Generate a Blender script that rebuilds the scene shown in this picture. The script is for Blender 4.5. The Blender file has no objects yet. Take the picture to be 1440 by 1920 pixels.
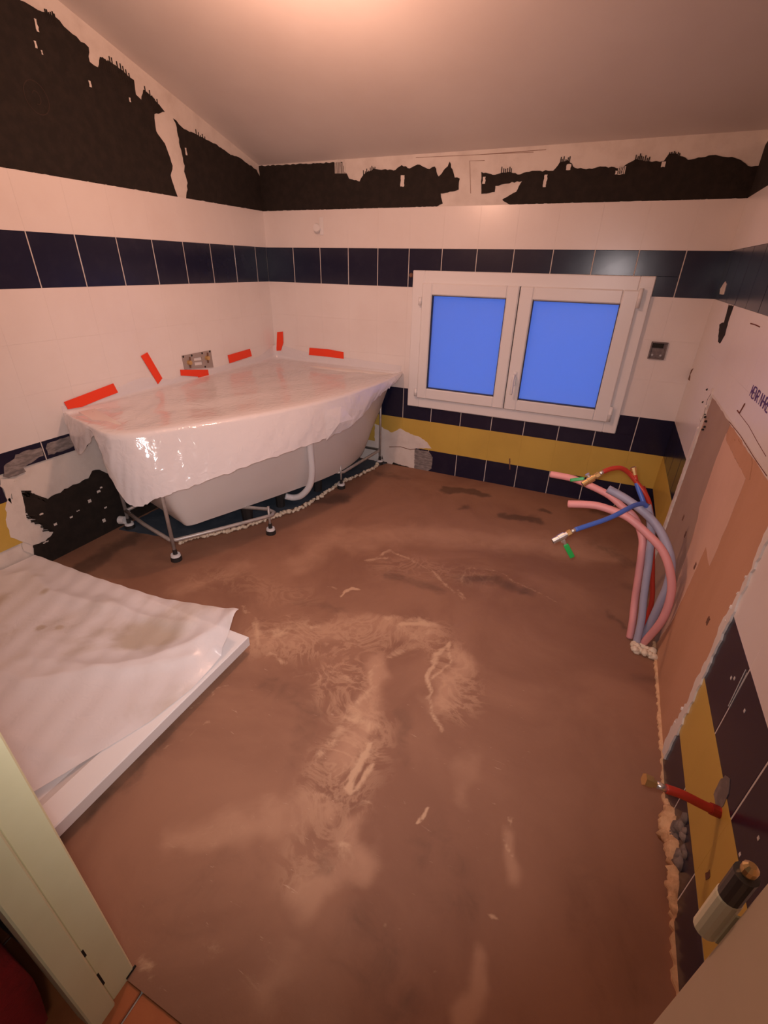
import bpy, bmesh, math, random
import numpy as np
from mathutils import Matrix, Vector
from mathutils.geometry import tessellate_polygon

random.seed(7)
rng = np.random.default_rng(11)
S = bpy.context.scene
COL = S.collection

# ------------------------------------------------------------------ camera
CAMLOC = Vector((2.14226, -2.84886, 1.25623))
ROT = Matrix(((0.91038566, -0.21042395, 0.35625792),
              (0.41328550, 0.42120224, -0.80733126),
              (0.01982520, 0.88221904, 0.47042164)))
FPX = 864.976
cam = bpy.data.cameras.new('camera')
cam.sensor_fit = 'VERTICAL'
cam.sensor_height = 36.0
cam.lens = FPX / 1920 * 36.0
cam.clip_start = 0.02
camo = bpy.data.objects.new('camera', cam)
COL.objects.link(camo)
camo.matrix_world = Matrix.Translation(CAMLOC) @ ROT.to_4x4()
S.camera = camo

# ------------------------------------------------------------------ world
W_ = bpy.data.worlds.new('dusk')
S.world = W_
W_.use_nodes = True
nt = W_.node_tree
nt.nodes.clear()
wo = nt.nodes.new('ShaderNodeOutputWorld')
bg = nt.nodes.new('ShaderNodeBackground')
tc = nt.nodes.new('ShaderNodeTexCoord')
sx = nt.nodes.new('ShaderNodeSeparateXYZ')
rp = nt.nodes.new('ShaderNodeValToRGB')
mr = nt.nodes.new('ShaderNodeMapRange')
mr.inputs['From Min'].default_value = -1
nt.links.new(tc.outputs['Generated'], sx.inputs[0])
nt.links.new(sx.outputs['Z'], mr.inputs['Value'])
nt.links.new(mr.outputs[0], rp.inputs[0])
rp.color_ramp.elements[0].position = 0.2
rp.color_ramp.elements[0].color = (0.045, 0.115, 0.52, 1)
rp.color_ramp.elements[1].position = 0.8
rp.color_ramp.elements[1].color = (0.11, 0.21, 0.72, 1)
nt.links.new(rp.outputs[0], bg.inputs['Color'])
bg.inputs['Strength'].default_value = 1.5
nt.links.new(bg.outputs[0], wo.inputs[0])

# ------------------------------------------------------------------ lamps
def lamp(name, kind, loc, power, color, radius):
    l = bpy.data.lights.new(name, kind)
    l.energy = power
    l.color = color
    l.shadow_soft_size = radius
    o = bpy.data.objects.new(name, l)
    o.location = loc
    COL.objects.link(o)
    return o

lamp('room_bulb', 'POINT', (1.12, -1.36, 1.76), 26.0, (1.0, 0.52, 0.35), 0.045)
torch = lamp('phone_torch', 'SPOT', CAMLOC + ROT @ Vector((-0.012, 0.022, 0.0)), 76.0, (1.0, 0.86, 0.85), 0.025)
torch.data.spot_size = math.radians(100)
torch.data.spot_blend = 1.0
torch.rotation_euler = (ROT @ Matrix.Rotation(math.radians(3), 3, 'Y') @ Matrix.Rotation(math.radians(-2), 3, 'X')).to_euler()

lamp('hall_lamp', 'POINT', (2.55, -3.05, 1.75), 10.0, (1.0, 0.97, 0.80), 0.06)

S.view_settings.view_transform = 'Standard'
S.view_settings.look = 'None'
S.view_settings.exposure = 0.0
S.view_settings.gamma = 1.0
S.view_settings.use_curve_mapping = False

# ------------------------------------------------------------------ room measures
W = 2.578            # width along the back wall
RT = -0.0141         # slight skew of the right wall
T = 0.19946          # tile height pitch
H1 = 0.1514          # top of the first (partly buried) row
R3 = H1 + 2 * T      # top of third row (navy)
BB = R3 + 3 * T      # bottom of the navy band
BT = BB + T
WT = BT + T          # top of the remaining tiles
X1, Y1 = 0.2073, 0.1159
YF = -2.70           # bathroom face of the door wall
TH = 0.008           # tile thickness
WIN = (1.045, 2.309, 0.445, 1.238)

def ceil_z(y):
    return 1.787 + 0.292 * min(-y, 2.2)

def ray(u, v):
    return ROT @ Vector(((u - 720) / FPX, (960 - v) / FPX, -1.0))
def _pl(u, v, n, d):
    D = ray(u, v)
    n = Vector(n)
    return CAMLOC + D * ((d - n.dot(CAMLOC)) / n.dot(D))
def onL(u, v):            # -> (s, z) on the left wall, s = -y
    p = _pl(u, v, (1, 0, 0), 0); return (-p.y, p.z)
def onB(u, v):            # -> (x, z) on the back wall
    p = _pl(u, v, (0, 1, 0), 0); return (p.x, p.z)
def onR(u, v):            # -> (s, z) on the right wall
    p = _pl(u, v, (1, RT, 0), W); return (-p.y, p.z)
def onF(u, v):            # -> (x, y) on the floor
    p = _pl(u, v, (0, 0, 1), 0); return (p.x, p.y)
def atY(u, v, y):
    return _pl(u, v, (0, 1, 0), y)

mapL = lambda a, b, o=0.0: (o, -a, b)
mapB = lambda a, b, o=0.0: (a, -o, b)
mapR = lambda a, b, o=0.0: (W + RT * a - o, -a, b)
mapF = lambda a, b, o=0.0: (a, b, o)
WL, WB, WR = 'L', 'B', 'R'
MAPS = {WL: mapL, WB: mapB, WR: mapR}

# ------------------------------------------------------------------ materials
def mat(name, base, rough=0.5, metal=0.0, spec=0.5, noise=None, bump=None, alpha=None, coat=0.0):
    m = bpy.data.materials.new(name)
    m.use_nodes = True
    n = m.node_tree.nodes
    L = m.node_tree.links
    b = n['Principled BSDF']
    b.inputs['Base Color'].default_value = (*base, 1)
    b.inputs['Roughness'].default_value = rough
    b.inputs['Metallic'].default_value = metal
    b.inputs['Specular IOR Level'].default_value = spec
    b.inputs['Coat Weight'].default_value = coat
    if noise:
        # noise = (scale, second colour, low, high[, stretch])
        t = n.new('ShaderNodeTexCoord')
        mp = n.new('ShaderNodeMapping')
        if len(noise) > 4:
            mp.inputs['Scale'].default_value = noise[4]
        nz = n.new('ShaderNodeTexNoise')
        nz.inputs['Scale'].default_value = noise[0]
        nz.inputs['Detail'].default_value = 6
        nz.inputs['Roughness'].default_value = 0.6
        r = n.new('ShaderNodeMapRange')
        r.inputs['From Min'].default_value = noise[2]
        r.inputs['From Max'].default_value = noise[3]
        mx = n.new('ShaderNodeMix')
        mx.data_type = 'RGBA'
        mx.inputs[6].default_value = (*base, 1)
        mx.inputs[7].default_value = (*noise[1], 1)
        L.new(t.outputs['Object'], mp.inputs[0])
        L.new(mp.outputs[0], nz.inputs['Vector'])
        L.new(nz.outputs[0], r.inputs['Value'])
        L.new(r.outputs[0], mx.inputs[0])
        L.new(mx.outputs[2], b.inputs['Base Color'])
    if bump:
        t = n.new('ShaderNodeTexCoord')
        nz = n.new('ShaderNodeTexNoise')
        nz.inputs['Scale'].default_value = bump[0]
        nz.inputs['Detail'].default_value = 4
        bp_ = n.new('ShaderNodeBump')
        bp_.inputs['Strength'].default_value = bump[1]
        bp_.inputs['Distance'].default_value = bump[2] if len(bump) > 2 else 0.003
        L.new(t.outputs['Object'], nz.inputs['Vector'])
        L.new(nz.outputs[0], bp_.inputs['Height'])
        L.new(bp_.outputs[0], b.inputs['Normal'])
    if alpha is not None:
        b.inputs['Alpha'].default_value = alpha
    return m

M = {}
M['white_tile'] = mat('white_tile', (.80, .755, .74), .28, noise=(3, (.76, .70, .68), .4, .7), bump=(5, .10, .004))
M['navy_tile'] = mat('navy_tile', (.010, .011, .034), .22, noise=(14, (.018, .018, .042), .5, .75), bump=(6, .10, .004))
M['yellow_tile'] = mat('yellow_tile', (.60, .42, .085), .35, noise=(4, (.54, .37, .075), .4, .7))
M['grout'] = mat('grout', (.62, .58, .55), .9, bump=(120, .3))
M['plaster'] = mat('plaster', (.74, .69, .65), .9, noise=(9, (.62, .56, .52), .45, .75), bump=(60, .35))
M['plaster_grey'] = mat('plaster_grey', (.17, .15, .15), .8, noise=(22, (.36, .32, .31), .42, .7, (1, 1, 4)), bump=(80, .3))
M['adhesive'] = mat('adhesive', (.020, .016, .014), .85, spec=.25, noise=(25, (.030, .023, .019), .4, .7), bump=(45, .5))
M['ceiling'] = mat('ceiling', (.70, .66, .64), .55, spec=.3, noise=(2.2, (.66, .61, .59), .4, .7), bump=(30, .08))
M['board'] = mat('board', (.56, .31, .19), .85, noise=(6, (.51, .275, .16), .4, .7, (1, 1, .3)), bump=(140, .15))
M['board_light'] = mat('board_light', (.68, .45, .34), .85, noise=(5, (.62, .40, .30), .4, .7))
M['board_dark'] = mat('board_dark', (.40, .285, .225), .85, noise=(5, (.36, .25, .20), .4, .7))
M['upvc'] = mat('upvc', (.80, .79, .80), .3)
M['gasket'] = mat('gasket', (.05, .05, .06), .6)
M['gap'] = mat('gap', (.10, .09, .09), .8)
M['tub'] = mat('tub', (.78, .74, .72), .35, noise=(2, (.74, .69, .66), .4, .7))
M['steel'] = mat('steel', (.45, .43, .42), .35, metal=.9)
M['zinc'] = mat('zinc', (.55, .52, .50), .45, metal=.55, noise=(40, (.42, .40, .38), .4, .7))
M['rubber'] = mat('rubber', (.02, .018, .018), .6)
M['white_plastic'] = mat('white_plastic', (.80, .79, .80), .35)
M['tape'] = mat('tape', (.86, .052, .012), .55, bump=(90, .2))
M['foam'] = mat('foam', (.80, .70, .55), .9, bump=(160, .6), noise=(30, (.62, .50, .37), .45, .7))
M['foam_orange'] = mat('foam_orange', (.78, .52, .30), .9, bump=(160, .6), noise=(40, (.55, .32, .17), .45, .7))
M['mortar'] = mat('mortar', (.17, .14, .13), .9, bump=(90, .6), noise=(30, (.30, .25, .22), .45, .7))
M['oldfloor'] = mat('oldfloor', (.045, .065, .09), .55, noise=(12, (.08, .10, .13), .45, .7))
M['pink_pipe'] = mat('pink_pipe', (.74, .33, .33), .5)
M['grey_pipe'] = mat('grey_pipe', (.36, .36, .47), .5)
M['red_pipe'] = mat('red_pipe', (.45, .035, .018), .4)
M['darkred_pipe'] = mat('darkred_pipe', (.30, .02, .015), .4)
M['blue_pipe'] = mat('blue_pipe', (.06, .14, .52), .4)
M['brass'] = mat('brass', (.72, .50, .22), .32, metal=.85)
M['nickel'] = mat('nickel', (.70, .66, .62), .3, metal=.85)
M['green_plastic'] = mat('green_plastic', (.02, .36, .07), .4)
M['jamb'] = mat('jamb', (.80, .79, .52), .45, noise=(5, (.75, .73, .46), .4, .7))
M['jamb_brown'] = mat('jamb_brown', (.62, .50, .36), .55, noise=(5, (.55, .43, .30), .4, .7))
M['cream_metal'] = mat('cream_metal', (.78, .74, .52), .35)
M['dark_metal'] = mat('dark_metal', (.10, .10, .10), .4, metal=.6)
M['dark'] = mat('dark', (.012, .010, .009), .8)
M['rust'] = mat('rust', (.17, .08, .05), .8)
M['faint'] = mat('faint', (.32, .22, .18), .9)
M['scratch'] = mat('scratch', (.045, .026, .020), .9)
M['box_grey'] = mat('box_grey', (.14, .12, .125), .7, noise=(60, (.22, .19, .19), .4, .7))
M['plate_metal'] = mat('plate_metal', (.40, .335, .31), .55, metal=.25)
M['ink'] = mat('ink', (.10, .05, .22), .8)
M['pencil'] = mat('pencil', (.16, .04, .025), .8)
M['hallwall'] = mat('hallwall', (.30, .26, .24), .8)
M['terracotta'] = mat('terracotta', (.42, .13, .045), .5, noise=(12, (.36, .10, .035), .4, .7))
M['redmat'] = mat('redmat', (.26, .008, .012), .95, bump=(300, .5), noise=(60, (.20, .006, .009), .4, .7))

# floor screed: colour masks are wear and splash marks, plus a painted shadow beside the tray
def screed():
    m = bpy.data.materials.new('screed')
    m.use_nodes = True
    n = m.node_tree.nodes; L = m.node_tree.links
    b = n['Principled BSDF']
    def attr(nm):
        a = n.new('ShaderNodeAttribute'); a.attribute_name = nm; return a.outputs['Fac']
    def noise(scale, det=8, rough=.6, dist=0.0, stretch=None):
        t = n.new('ShaderNodeTexCoord'); mp = n.new('ShaderNodeMapping')
        if stretch:
            mp.inputs['Rotation'].default_value = (0, 0, stretch[1]); mp.inputs['Scale'].default_value = stretch[0]
        z = n.new('ShaderNodeTexNoise'); z.inputs['Scale'].default_value = scale
        z.inputs['Detail'].default_value = det; z.inputs['Roughness'].default_value = rough
        z.inputs['Distortion'].default_value = dist
        L.new(t.outputs['Object'], mp.inputs[0]); L.new(mp.outputs[0], z.inputs['Vector'])
        return z.outputs[0]
    def math_(op, a, b_, c=None):
        k = n.new('ShaderNodeMath'); k.operation = op
        for i, q in enumerate((a, b_, c)):
            if q is None: continue
            if isinstance(q, (int, float)): k.inputs[i].default_value = q
            else: L.new(q, k.inputs[i])
        return k.outputs[0]
    def ramp(v, lo, hi, tmin=0.0, tmax=1.0):
        r = n.new('ShaderNodeMapRange'); r.interpolation_type = 'SMOOTHSTEP'
        r.inputs['From Min'].default_value = lo; r.inputs['From Max'].default_value = hi
        r.inputs['To Min'].default_value = tmin; r.inputs['To Max'].default_value = tmax
        L.new(v, r.inputs['Value']); return r.outputs[0]
    def mix(f, a, c):
        x = n.new('ShaderNodeMix'); x.data_type = 'RGBA'; L.new(f, x.inputs[0])
        if isinstance(a, tuple): x.inputs[6].default_value = (*a, 1)
        else: L.new(a, x.inputs[6])
        if isinstance(c, tuple): x.inputs[7].default_value = (*c, 1)
        else: L.new(c, x.inputs[7])
        return x.outputs[2]
    base = mix(ramp(noise(1.6, 6, .55, 1.2), .38, .66), (.245, .122, .078), (.315, .165, .105))
    soft = mix(ramp(math_('ADD', attr('lightpatch'), math_('MULTIPLY', math_('SUBTRACT', noise(6, 8, .65, 1.0), .5), .55)), .22, .85), base, (.44, .255, .165))
    pale = math_('ADD', attr('pale'), math_('MULTIPLY', math_('SUBTRACT', noise(9, 10, .72, 2.4), .5), 2.0))
    c2 = mix(ramp(pale, .40, 1.15, 0, .85), soft, (.58, .385, .25))
    vein = math_('ABSOLUTE', math_('SUBTRACT', noise(5.5, 5, .62, 3.2), .5), None)
    vm = math_('MULTIPLY', ramp(vein, .0, .10, 1, 0), ramp(attr('marble'), .15, .8))
    c2 = mix(math_('MULTIPLY', vm, .42), c2, (.55, .345, .22))
    scr = math_('MULTIPLY', ramp(noise(26, 5, .6, .6, ((1, 5.5, 1), -.55)), .66, .74), ramp(attr('scratch'), .1, .8))
    c2b = mix(math_('MULTIPLY', scr, .55), c2, (.60, .42, .30))
    dk = math_('ADD', attr('damp_shade'), math_('MULTIPLY', math_('SUBTRACT', noise(11, 8, .65, 1.2), .5), .7))
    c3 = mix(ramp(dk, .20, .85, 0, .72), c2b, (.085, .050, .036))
    L.new(c3, b.inputs['Base Color'])
    L.new(ramp(noise(5), .3, .7, .55, .8), b.inputs['Roughness'])
    b.inputs['Specular IOR Level'].default_value = .3
    bp_ = n.new('ShaderNodeBump'); bp_.inputs['Strength'].default_value = .25; bp_.inputs['Distance'].default_value = .003
    L.new(noise(40, 6, .6), bp_.inputs['Height']); L.new(bp_.outputs[0], b.inputs['Normal'])
    return m
M['screed'] = screed()

def film_mat(name, opac, stain=None, rough=.22, crinkle=.22):
    m = bpy.data.materials.new(name); m.use_nodes = True
    n = m.node_tree.nodes; L = m.node_tree.links
    b = n['Principled BSDF']; out = n['Material Output']
    b.inputs['Base Color'].default_value = (.84, .815, .84, 1)
    b.inputs['Roughness'].default_value = rough
    b.inputs['Specular IOR Level'].default_value = .8
    t = n.new('ShaderNodeTexCoord')
    if stain:
        z = n.new('ShaderNodeTexNoise'); z.inputs['Scale'].default_value = 3.2; z.inputs['Detail'].default_value = 7
        z.inputs['Distortion'].default_value = .8
        r = n.new('ShaderNodeMapRange'); r.interpolation_type = 'SMOOTHSTEP'
        r.inputs['From Min'].default_value = .54; r.inputs['From Max'].default_value = .80
        r.inputs['To Max'].default_value = .75
        a = n.new('ShaderNodeAttribute'); a.attribute_name = 'stain'
        ad = n.new('ShaderNodeMath'); ad.operation = 'MULTIPLY_ADD'; ad.inputs[1].default_value = .34
        x = n.new('ShaderNodeMix'); x.data_type = 'RGBA'
        x.inputs[6].default_value = (.84, .815, .84, 1); x.inputs[7].default_value = (*stain, 1)
        L.new(t.outputs['Object'], z.inputs['Vector'])
        L.new(a.outputs['Fac'], ad.inputs[0]); L.new(z.outputs[0], ad.inputs[2])
        L.new(ad.outputs[0], r.inputs['Value']); L.new(r.outputs[0], x.inputs[0])
        L.new(x.outputs[2], b.inputs['Base Color'])
    nz = n.new('ShaderNodeTexNoise'); nz.inputs['Scale'].default_value = 26; nz.inputs['Detail'].default_value = 2
    nz.inputs['Distortion'].default_value = .7
    bp_ = n.new('ShaderNodeBump'); bp_.inputs['Strength'].default_value = crinkle; bp_.inputs['Distance'].default_value = .005
    vo = n.new('ShaderNodeTexVoronoi'); vo.feature = 'F1'; vo.distance = 'MANHATTAN'; vo.inputs['Scale'].default_value = 9
    b2 = n.new('ShaderNodeBump'); b2.inputs['Strength'].default_value = .10; b2.inputs['Distance'].default_value = .006
    va = n.new('ShaderNodeVectorMath'); va.operation = 'MULTIPLY_ADD'; va.inputs[1].default_value = (.12, .12, .12)
    L.new(nz.outputs['Color'], va.inputs[0]); L.new(t.outputs['Object'], va.inputs[2]); L.new(va.outputs[0], vo.inputs['Vector'])
    L.new(vo.outputs['Distance'], b2.inputs['Height']); L.new(b2.outputs[0], bp_.inputs['Normal'])
    L.new(t.outputs['Object'], nz.inputs['Vector']); L.new(nz.outputs[0], bp_.inputs['Height']); L.new(bp_.outputs[0], b.inputs['Normal'])
    tr = n.new('ShaderNodeBsdfTransparent')
    ms = n.new('ShaderNodeMixShader'); ms.inputs[0].default_value = opac
    L.new(tr.outputs[0], ms.inputs[1]); L.new(b.outputs[0], ms.inputs[2]); L.new(ms.outputs[0], out.inputs[0])
    return m
M['film'] = film_mat('film', .82, None, .13, .60)
M['tray_film'] = film_mat('tray_film', .80, (.46, .36, .24), .3)

def glass_mat():
    m = bpy.data.materials.new('frosted_glass'); m.use_nodes = True
    n = m.node_tree.nodes; L = m.node_tree.links
    n.remove(n['Principled BSDF']); out = n['Material Output']
    tl = n.new('ShaderNodeBsdfTranslucent'); tl.inputs[0].default_value = (.86, .90, .95, 1)
    rf = n.new('ShaderNodeBsdfRefraction'); rf.inputs['Roughness'].default_value = .75; rf.inputs['IOR'].default_value = 1.2
    rf.inputs[0].default_value = (.88, .92, .96, 1)
    gl = n.new('ShaderNodeBsdfGlossy'); gl.inputs['Roughness'].default_value = .35
    m1 = n.new('ShaderNodeMixShader'); m1.inputs[0].default_value = .5
    fr = n.new('ShaderNodeFresnel'); fr.inputs[0].default_value = 1.3
    m2 = n.new('ShaderNodeMixShader')
    L.new(tl.outputs[0], m1.inputs[1]); L.new(rf.outputs[0], m1.inputs[2])
    L.new(fr.outputs[0], m2.inputs[0]); L.new(m1.outputs[0], m2.inputs[1]); L.new(gl.outputs[0], m2.inputs[2])
    L.new(m2.outputs[0], out.inputs[0])
    return m
M['glass'] = glass_mat()

# ------------------------------------------------------------------ helpers
def link(name, verts, faces, m, parent=None, smooth=False):
    me = bpy.data.meshes.new(name)
    me.from_pydata([tuple(v) for v in verts], [], faces)
    me.validate()
    if m is not None: me.materials.append(M[m] if isinstance(m, str) else m)
    if smooth:
        me.polygons.foreach_set('use_smooth', [True] * len(me.polygons))
    o = bpy.data.objects.new(name, me)
    COL.objects.link(o)
    if parent: o.parent = parent
    if parent and parent.type == 'EMPTY':
        o.matrix_parent_inverse = Matrix.Translation(-Vector(parent.location))
    return o

def frombm(name, bm, m, parent=None, smooth=False):
    bmesh.ops.recalc_face_normals(bm, faces=bm.faces)
    bm.verts.index_update()
    vs = [v.co.copy() for v in bm.verts]
    fs = [[v.index for v in f.verts] for f in bm.faces]
    bm.free()
    return link(name, vs, fs, m, parent, smooth)

def empty(name, loc=(0, 0, 0)):
    o = bpy.data.objects.new(name, None)
    o.location = loc
    o.empty_display_size = .05
    COL.objects.link(o)
    return o

def tag(o, label, cat=None, group=None, kind=None):
    if label: o['label'] = label
    if cat: o['category'] = cat
    if group: o['group'] = group
    if kind: o['kind'] = kind
    return o

class MB:
    def __init__(s): s.v = []; s.f = []
    def add(s, v, f):
        n = len(s.v); s.v += [tuple(q) for q in v]; s.f += [[i + n for i in q] for q in f]; return s
    def box(s, a, b):
        (x0, y0, z0), (x1, y1, z1) = a, b
        return s.add([(x0, y0, z0), (x1, y0, z0), (x1, y1, z0), (x0, y1, z0), (x0, y0, z1), (x1, y0, z1), (x1, y1, z1), (x0, y1, z1)],
                     [(0, 3, 2, 1), (4, 5, 6, 7), (0, 1, 5, 4), (1, 2, 6, 5), (2, 3, 7, 6), (3, 0, 4, 7)])
    def bbox(s, a, b, e=.003):
        bm = bmesh.new()
        bmesh.ops.create_cube(bm, size=1)
        for v in bm.verts:
            v.co = Vector([(a[i] + b[i]) / 2 + v.co[i] * (b[i] - a[i]) for i in range(3)])
        bmesh.ops.bevel(bm, geom=bm.edges[:], offset=e, segments=1, profile=.5, affect='EDGES')
        bm.verts.index_update()
        s.add([v.co.copy() for v in bm.verts], [[v.index for v in f.verts] for f in bm.faces]); bm.free(); return s
    def tube(s, pts, r, seg=10, cap=True):
        pts = [Vector(p) for p in pts]
        n = len(pts)
        rr = r if isinstance(r, (list, tuple)) else [r] * n
        t0 = (pts[1] - pts[0]).normalized()
        up = Vector((0, 0, 1)) if abs(t0.z) < .9 else Vector((1, 0, 0))
        nx = t0.cross(up).normalized()
        V = []; F = []
        for i, p in enumerate(pts):
            t = (pts[min(i + 1, n - 1)] - pts[max(i - 1, 0)])
            t = t.normalized() if t.length > 1e-9 else t0
            nx = (nx - t * nx.dot(t))
            nx = nx.normalized() if nx.length > 1e-9 else t.orthogonal().normalized()
            ny = t.cross(nx)
            for k in range(seg):
                a = 2 * math.pi * k / seg
                V.append(p + (nx * math.cos(a) + ny * math.sin(a)) * rr[i])
        for i in range(n - 1):
            for k in range(seg):
                k2 = (k + 1) % seg
                F.append((i * seg + k, i * seg + k2, (i + 1) * seg + k2, (i + 1) * seg + k))
        if cap:
            F.append(tuple(range(seg))[::-1]); F.append(tuple(range((n - 1) * seg, n * seg)))
        return s.add(V, F)
    def build(s, name, m, parent=None, smooth=False):
        return link(name, s.v, s.f, m, parent, smooth)

def catmull(P, n=8, closed=False):
    P = [Vector(p) for p in P]
    out = []
    N = len(P)
    rngi = range(N if closed else N - 1)
    for i in rngi:
        if closed:
            a, b, c, d = P[(i - 1) % N], P[i], P[(i + 1) % N], P[(i + 2) % N]
        else:
            a, b, c, d = P[max(i - 1, 0)], P[i], P[i + 1], P[min(i + 2, N - 1)]
        for k in range(n):
            t = k / n
            out.append(.5 * ((2 * b) + (c - a) * t + (2 * a - 5 * b + 4 * c - d) * t * t + (3 * b - a - 3 * c + d) * t ** 3))
    if not closed: out.append(P[-1])
    return out

def shade_auto(o, ang=40):
    me = o.data
    bm = bmesh.new(); bm.from_mesh(me)
    for f in bm.faces: f.smooth = True
    for e in bm.edges:
        if len(e.link_faces) == 2 and e.calc_face_angle(0) > math.radians(ang): e.smooth = False
    bm.to_mesh(me); bm.free()
    return o

# flat shape with thickness on a wall: polygon in wall coordinates
def slab(poly, mp, o0, o1, mb=None):
    mb = mb or MB()
    area = sum(poly[i][0] * poly[(i + 1) % len(poly)][1] - poly[(i + 1) % len(poly)][0] * poly[i][1] for i in range(len(poly)))
    if area < 0: poly = poly[::-1]
    n = len(poly)
    tris = tessellate_polygon([[Vector((a, b, 0)) for a, b in poly]])
    V = [mp(a, b, o1) for a, b in poly] + [mp(a, b, o0) for a, b in poly]
    F = [tuple(t) for t in tris] + [(i, i + n, (i + 1) % n + n, (i + 1) % n) for i in range(n)]
    return mb.add(V, F)

def rag(pts, step=.012, amp=.004, closed=True):
    out = []
    n = len(pts)
    for i in range(n if closed else n - 1):
        a = Vector(pts[i]).to_2d() if len(pts[i]) > 2 else Vector(pts[i]); b = Vector(pts[(i + 1) % n])
        d = b - a
        k = max(1, int(d.length / step))
        nn = Vector((-d.y, d.x)); nn = nn.normalized() if nn.length > 0 else nn
        for j in range(k):
            q = a + d * (j / k)
            if j: q = q + nn * random.uniform(-amp, amp)
            out.append((q.x, q.y))
    if not closed: out.append(tuple(pts[-1]))
    return out

def strip_rect(mb, mp, a, b, w, o0, o1):
    a = Vector(a); b = Vector(b); d = (b - a).normalized(); n = Vector((-d.y, d.x)) * w / 2
    slab([tuple(a - n), tuple(b - n), tuple(b + n), tuple(a + n)], mp, o0, o1, mb)

# ------------------------------------------------------------------ walls (substrate)
def struct(name, mb, m, label, cat):
    o = mb.build(name, m)
    return tag(o, label, cat, kind='structure')

HALLY = -4.6
wl = MB().box((-.15, -2.766, -.02), (-TH, .15, 2.6))
wall_left = struct('wall_left', wl, 'plaster', 'left tiled wall with stripped black adhesive band above', 'wall')
wb = MB()
wb.box((-.15, TH, -.02), (WIN[0] + .03, .15, 2.0)); wb.box((WIN[1] - .03, TH, -.02), (2.75, .15, 2.0))
wb.box((WIN[0] + .03, TH, -.02), (WIN[1] - .03, .15, WIN[2] + .03)); wb.box((WIN[0] + .03, TH, WIN[3] - .03), (WIN[1] - .03, .15, 2.0))
wall_back = struct('wall_back', wb, 'plaster', 'back wall with the frosted blue window', 'wall')
wr = MB()
x0, x1 = W + TH, W + RT * 2.766 + TH
wr.add([(x0, .15, -.02), (x1, -2.766, -.02), (x1, -2.766, 2.6), (x0, .15, 2.6), (2.75, .15, -.02), (2.75, -2.766, -.02), (2.75, -2.766, 2.6), (2.75, .15, 2.6)],
       [(0, 1, 2, 3), (4, 7, 6, 5), (0, 4, 5, 1), (3, 2, 6, 7), (0, 3, 7, 4), (1, 5, 6, 2)])
wall_right = struct('wall_right', wr, 'plaster', 'right wall with brown plasterboard infill between cut tiles', 'wall')
DX0, DX1 = 1.505, 2.30
wf = MB()
wf.box((-.15, -2.766, -.02), (DX0, YF, 2.6)); wf.box((DX1, -2.766, -.02), (2.75, YF, 2.6)); wf.box((DX0, -2.766, 2.06), (DX1, YF, 2.6))
wall_front = struct('wall_front', wf, 'plaster', 'thin door wall beside the camera at the bathroom entrance', 'wall')

cb = MB()
ys = [0.15, 0.0, -2.2, -2.766]
cv = []
for y in ys:
    z = 1.787 + .292 * min(-y, 2.2)
    cv += [(-.15, y, z), (2.75, y, z)]
for y in ys:
    z = 1.787 + .292 * min(-y, 2.2) + .12
    cv += [(-.15, y, z), (2.75, y, z)]
cf = []
for i in range(3):
    cf += [(2 * i, 2 * i + 1, 2 * i + 3, 2 * i + 2), (8 + 2 * i, 8 + 2 * i + 2, 8 + 2 * i + 3, 8 + 2 * i + 1)]
cf += [(0, 8, 9, 1), (6, 7, 15, 14)]
for i in range(3):
    cf += [(2 * i, 2 * i + 2, 8 + 2 * i + 2, 8 + 2 * i), (2 * i + 1, 8 + 2 * i + 1, 8 + 2 * i + 3, 2 * i + 3)]
cb.add(cv, cf)
ceiling = struct('ceiling', cb, 'ceiling', 'sloping pale painted ceiling', 'ceiling')

hb = MB()
hb.box((.2, HALLY, -.05), (.3, -2.766, 2.5)); hb.box((3.2, HALLY, -.05), (3.3, -2.766, 2.5)); hb.box((.2, HALLY - .1, -.05), (3.3, HALLY, 2.5))
struct('wall_hall', hb, 'hallwall', 'plain dim walls of the hallway behind the door', 'wall')
struct('ceiling_hall', MB().box((.2, HALLY, 2.5), (3.3, -2.766, 2.6)), 'ceiling', 'flat ceiling of the hallway', 'ceiling')

# ------------------------------------------------------------------ floor
def vnoise(x, y, seed):
    r = np.random.default_rng(seed); g = r.random((64, 64))
    xi = np.floor(x).astype(int); yi = np.floor(y).astype(int); fx = x - xi; fy = y - yi
    fx = fx * fx * (3 - 2 * fx); fy = fy * fy * (3 - 2 * fy)
    a = g[xi % 64, yi % 64]; b = g[(xi + 1) % 64, yi % 64]; c = g[xi % 64, (yi + 1) % 64]; d = g[(xi + 1) % 64, (yi + 1) % 64]
    return (a * (1 - fx) + b * fx) * (1 - fy) + (c * (1 - fx) + d * fx) * fy
def fbm(x, y, f, seed, o=4):
    v = 0; a = .5
    for i in range(o):
        v = v + a * (vnoise(x * f, y * f, seed + i) - .5); f *= 2; a *= .5
    return v

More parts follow.
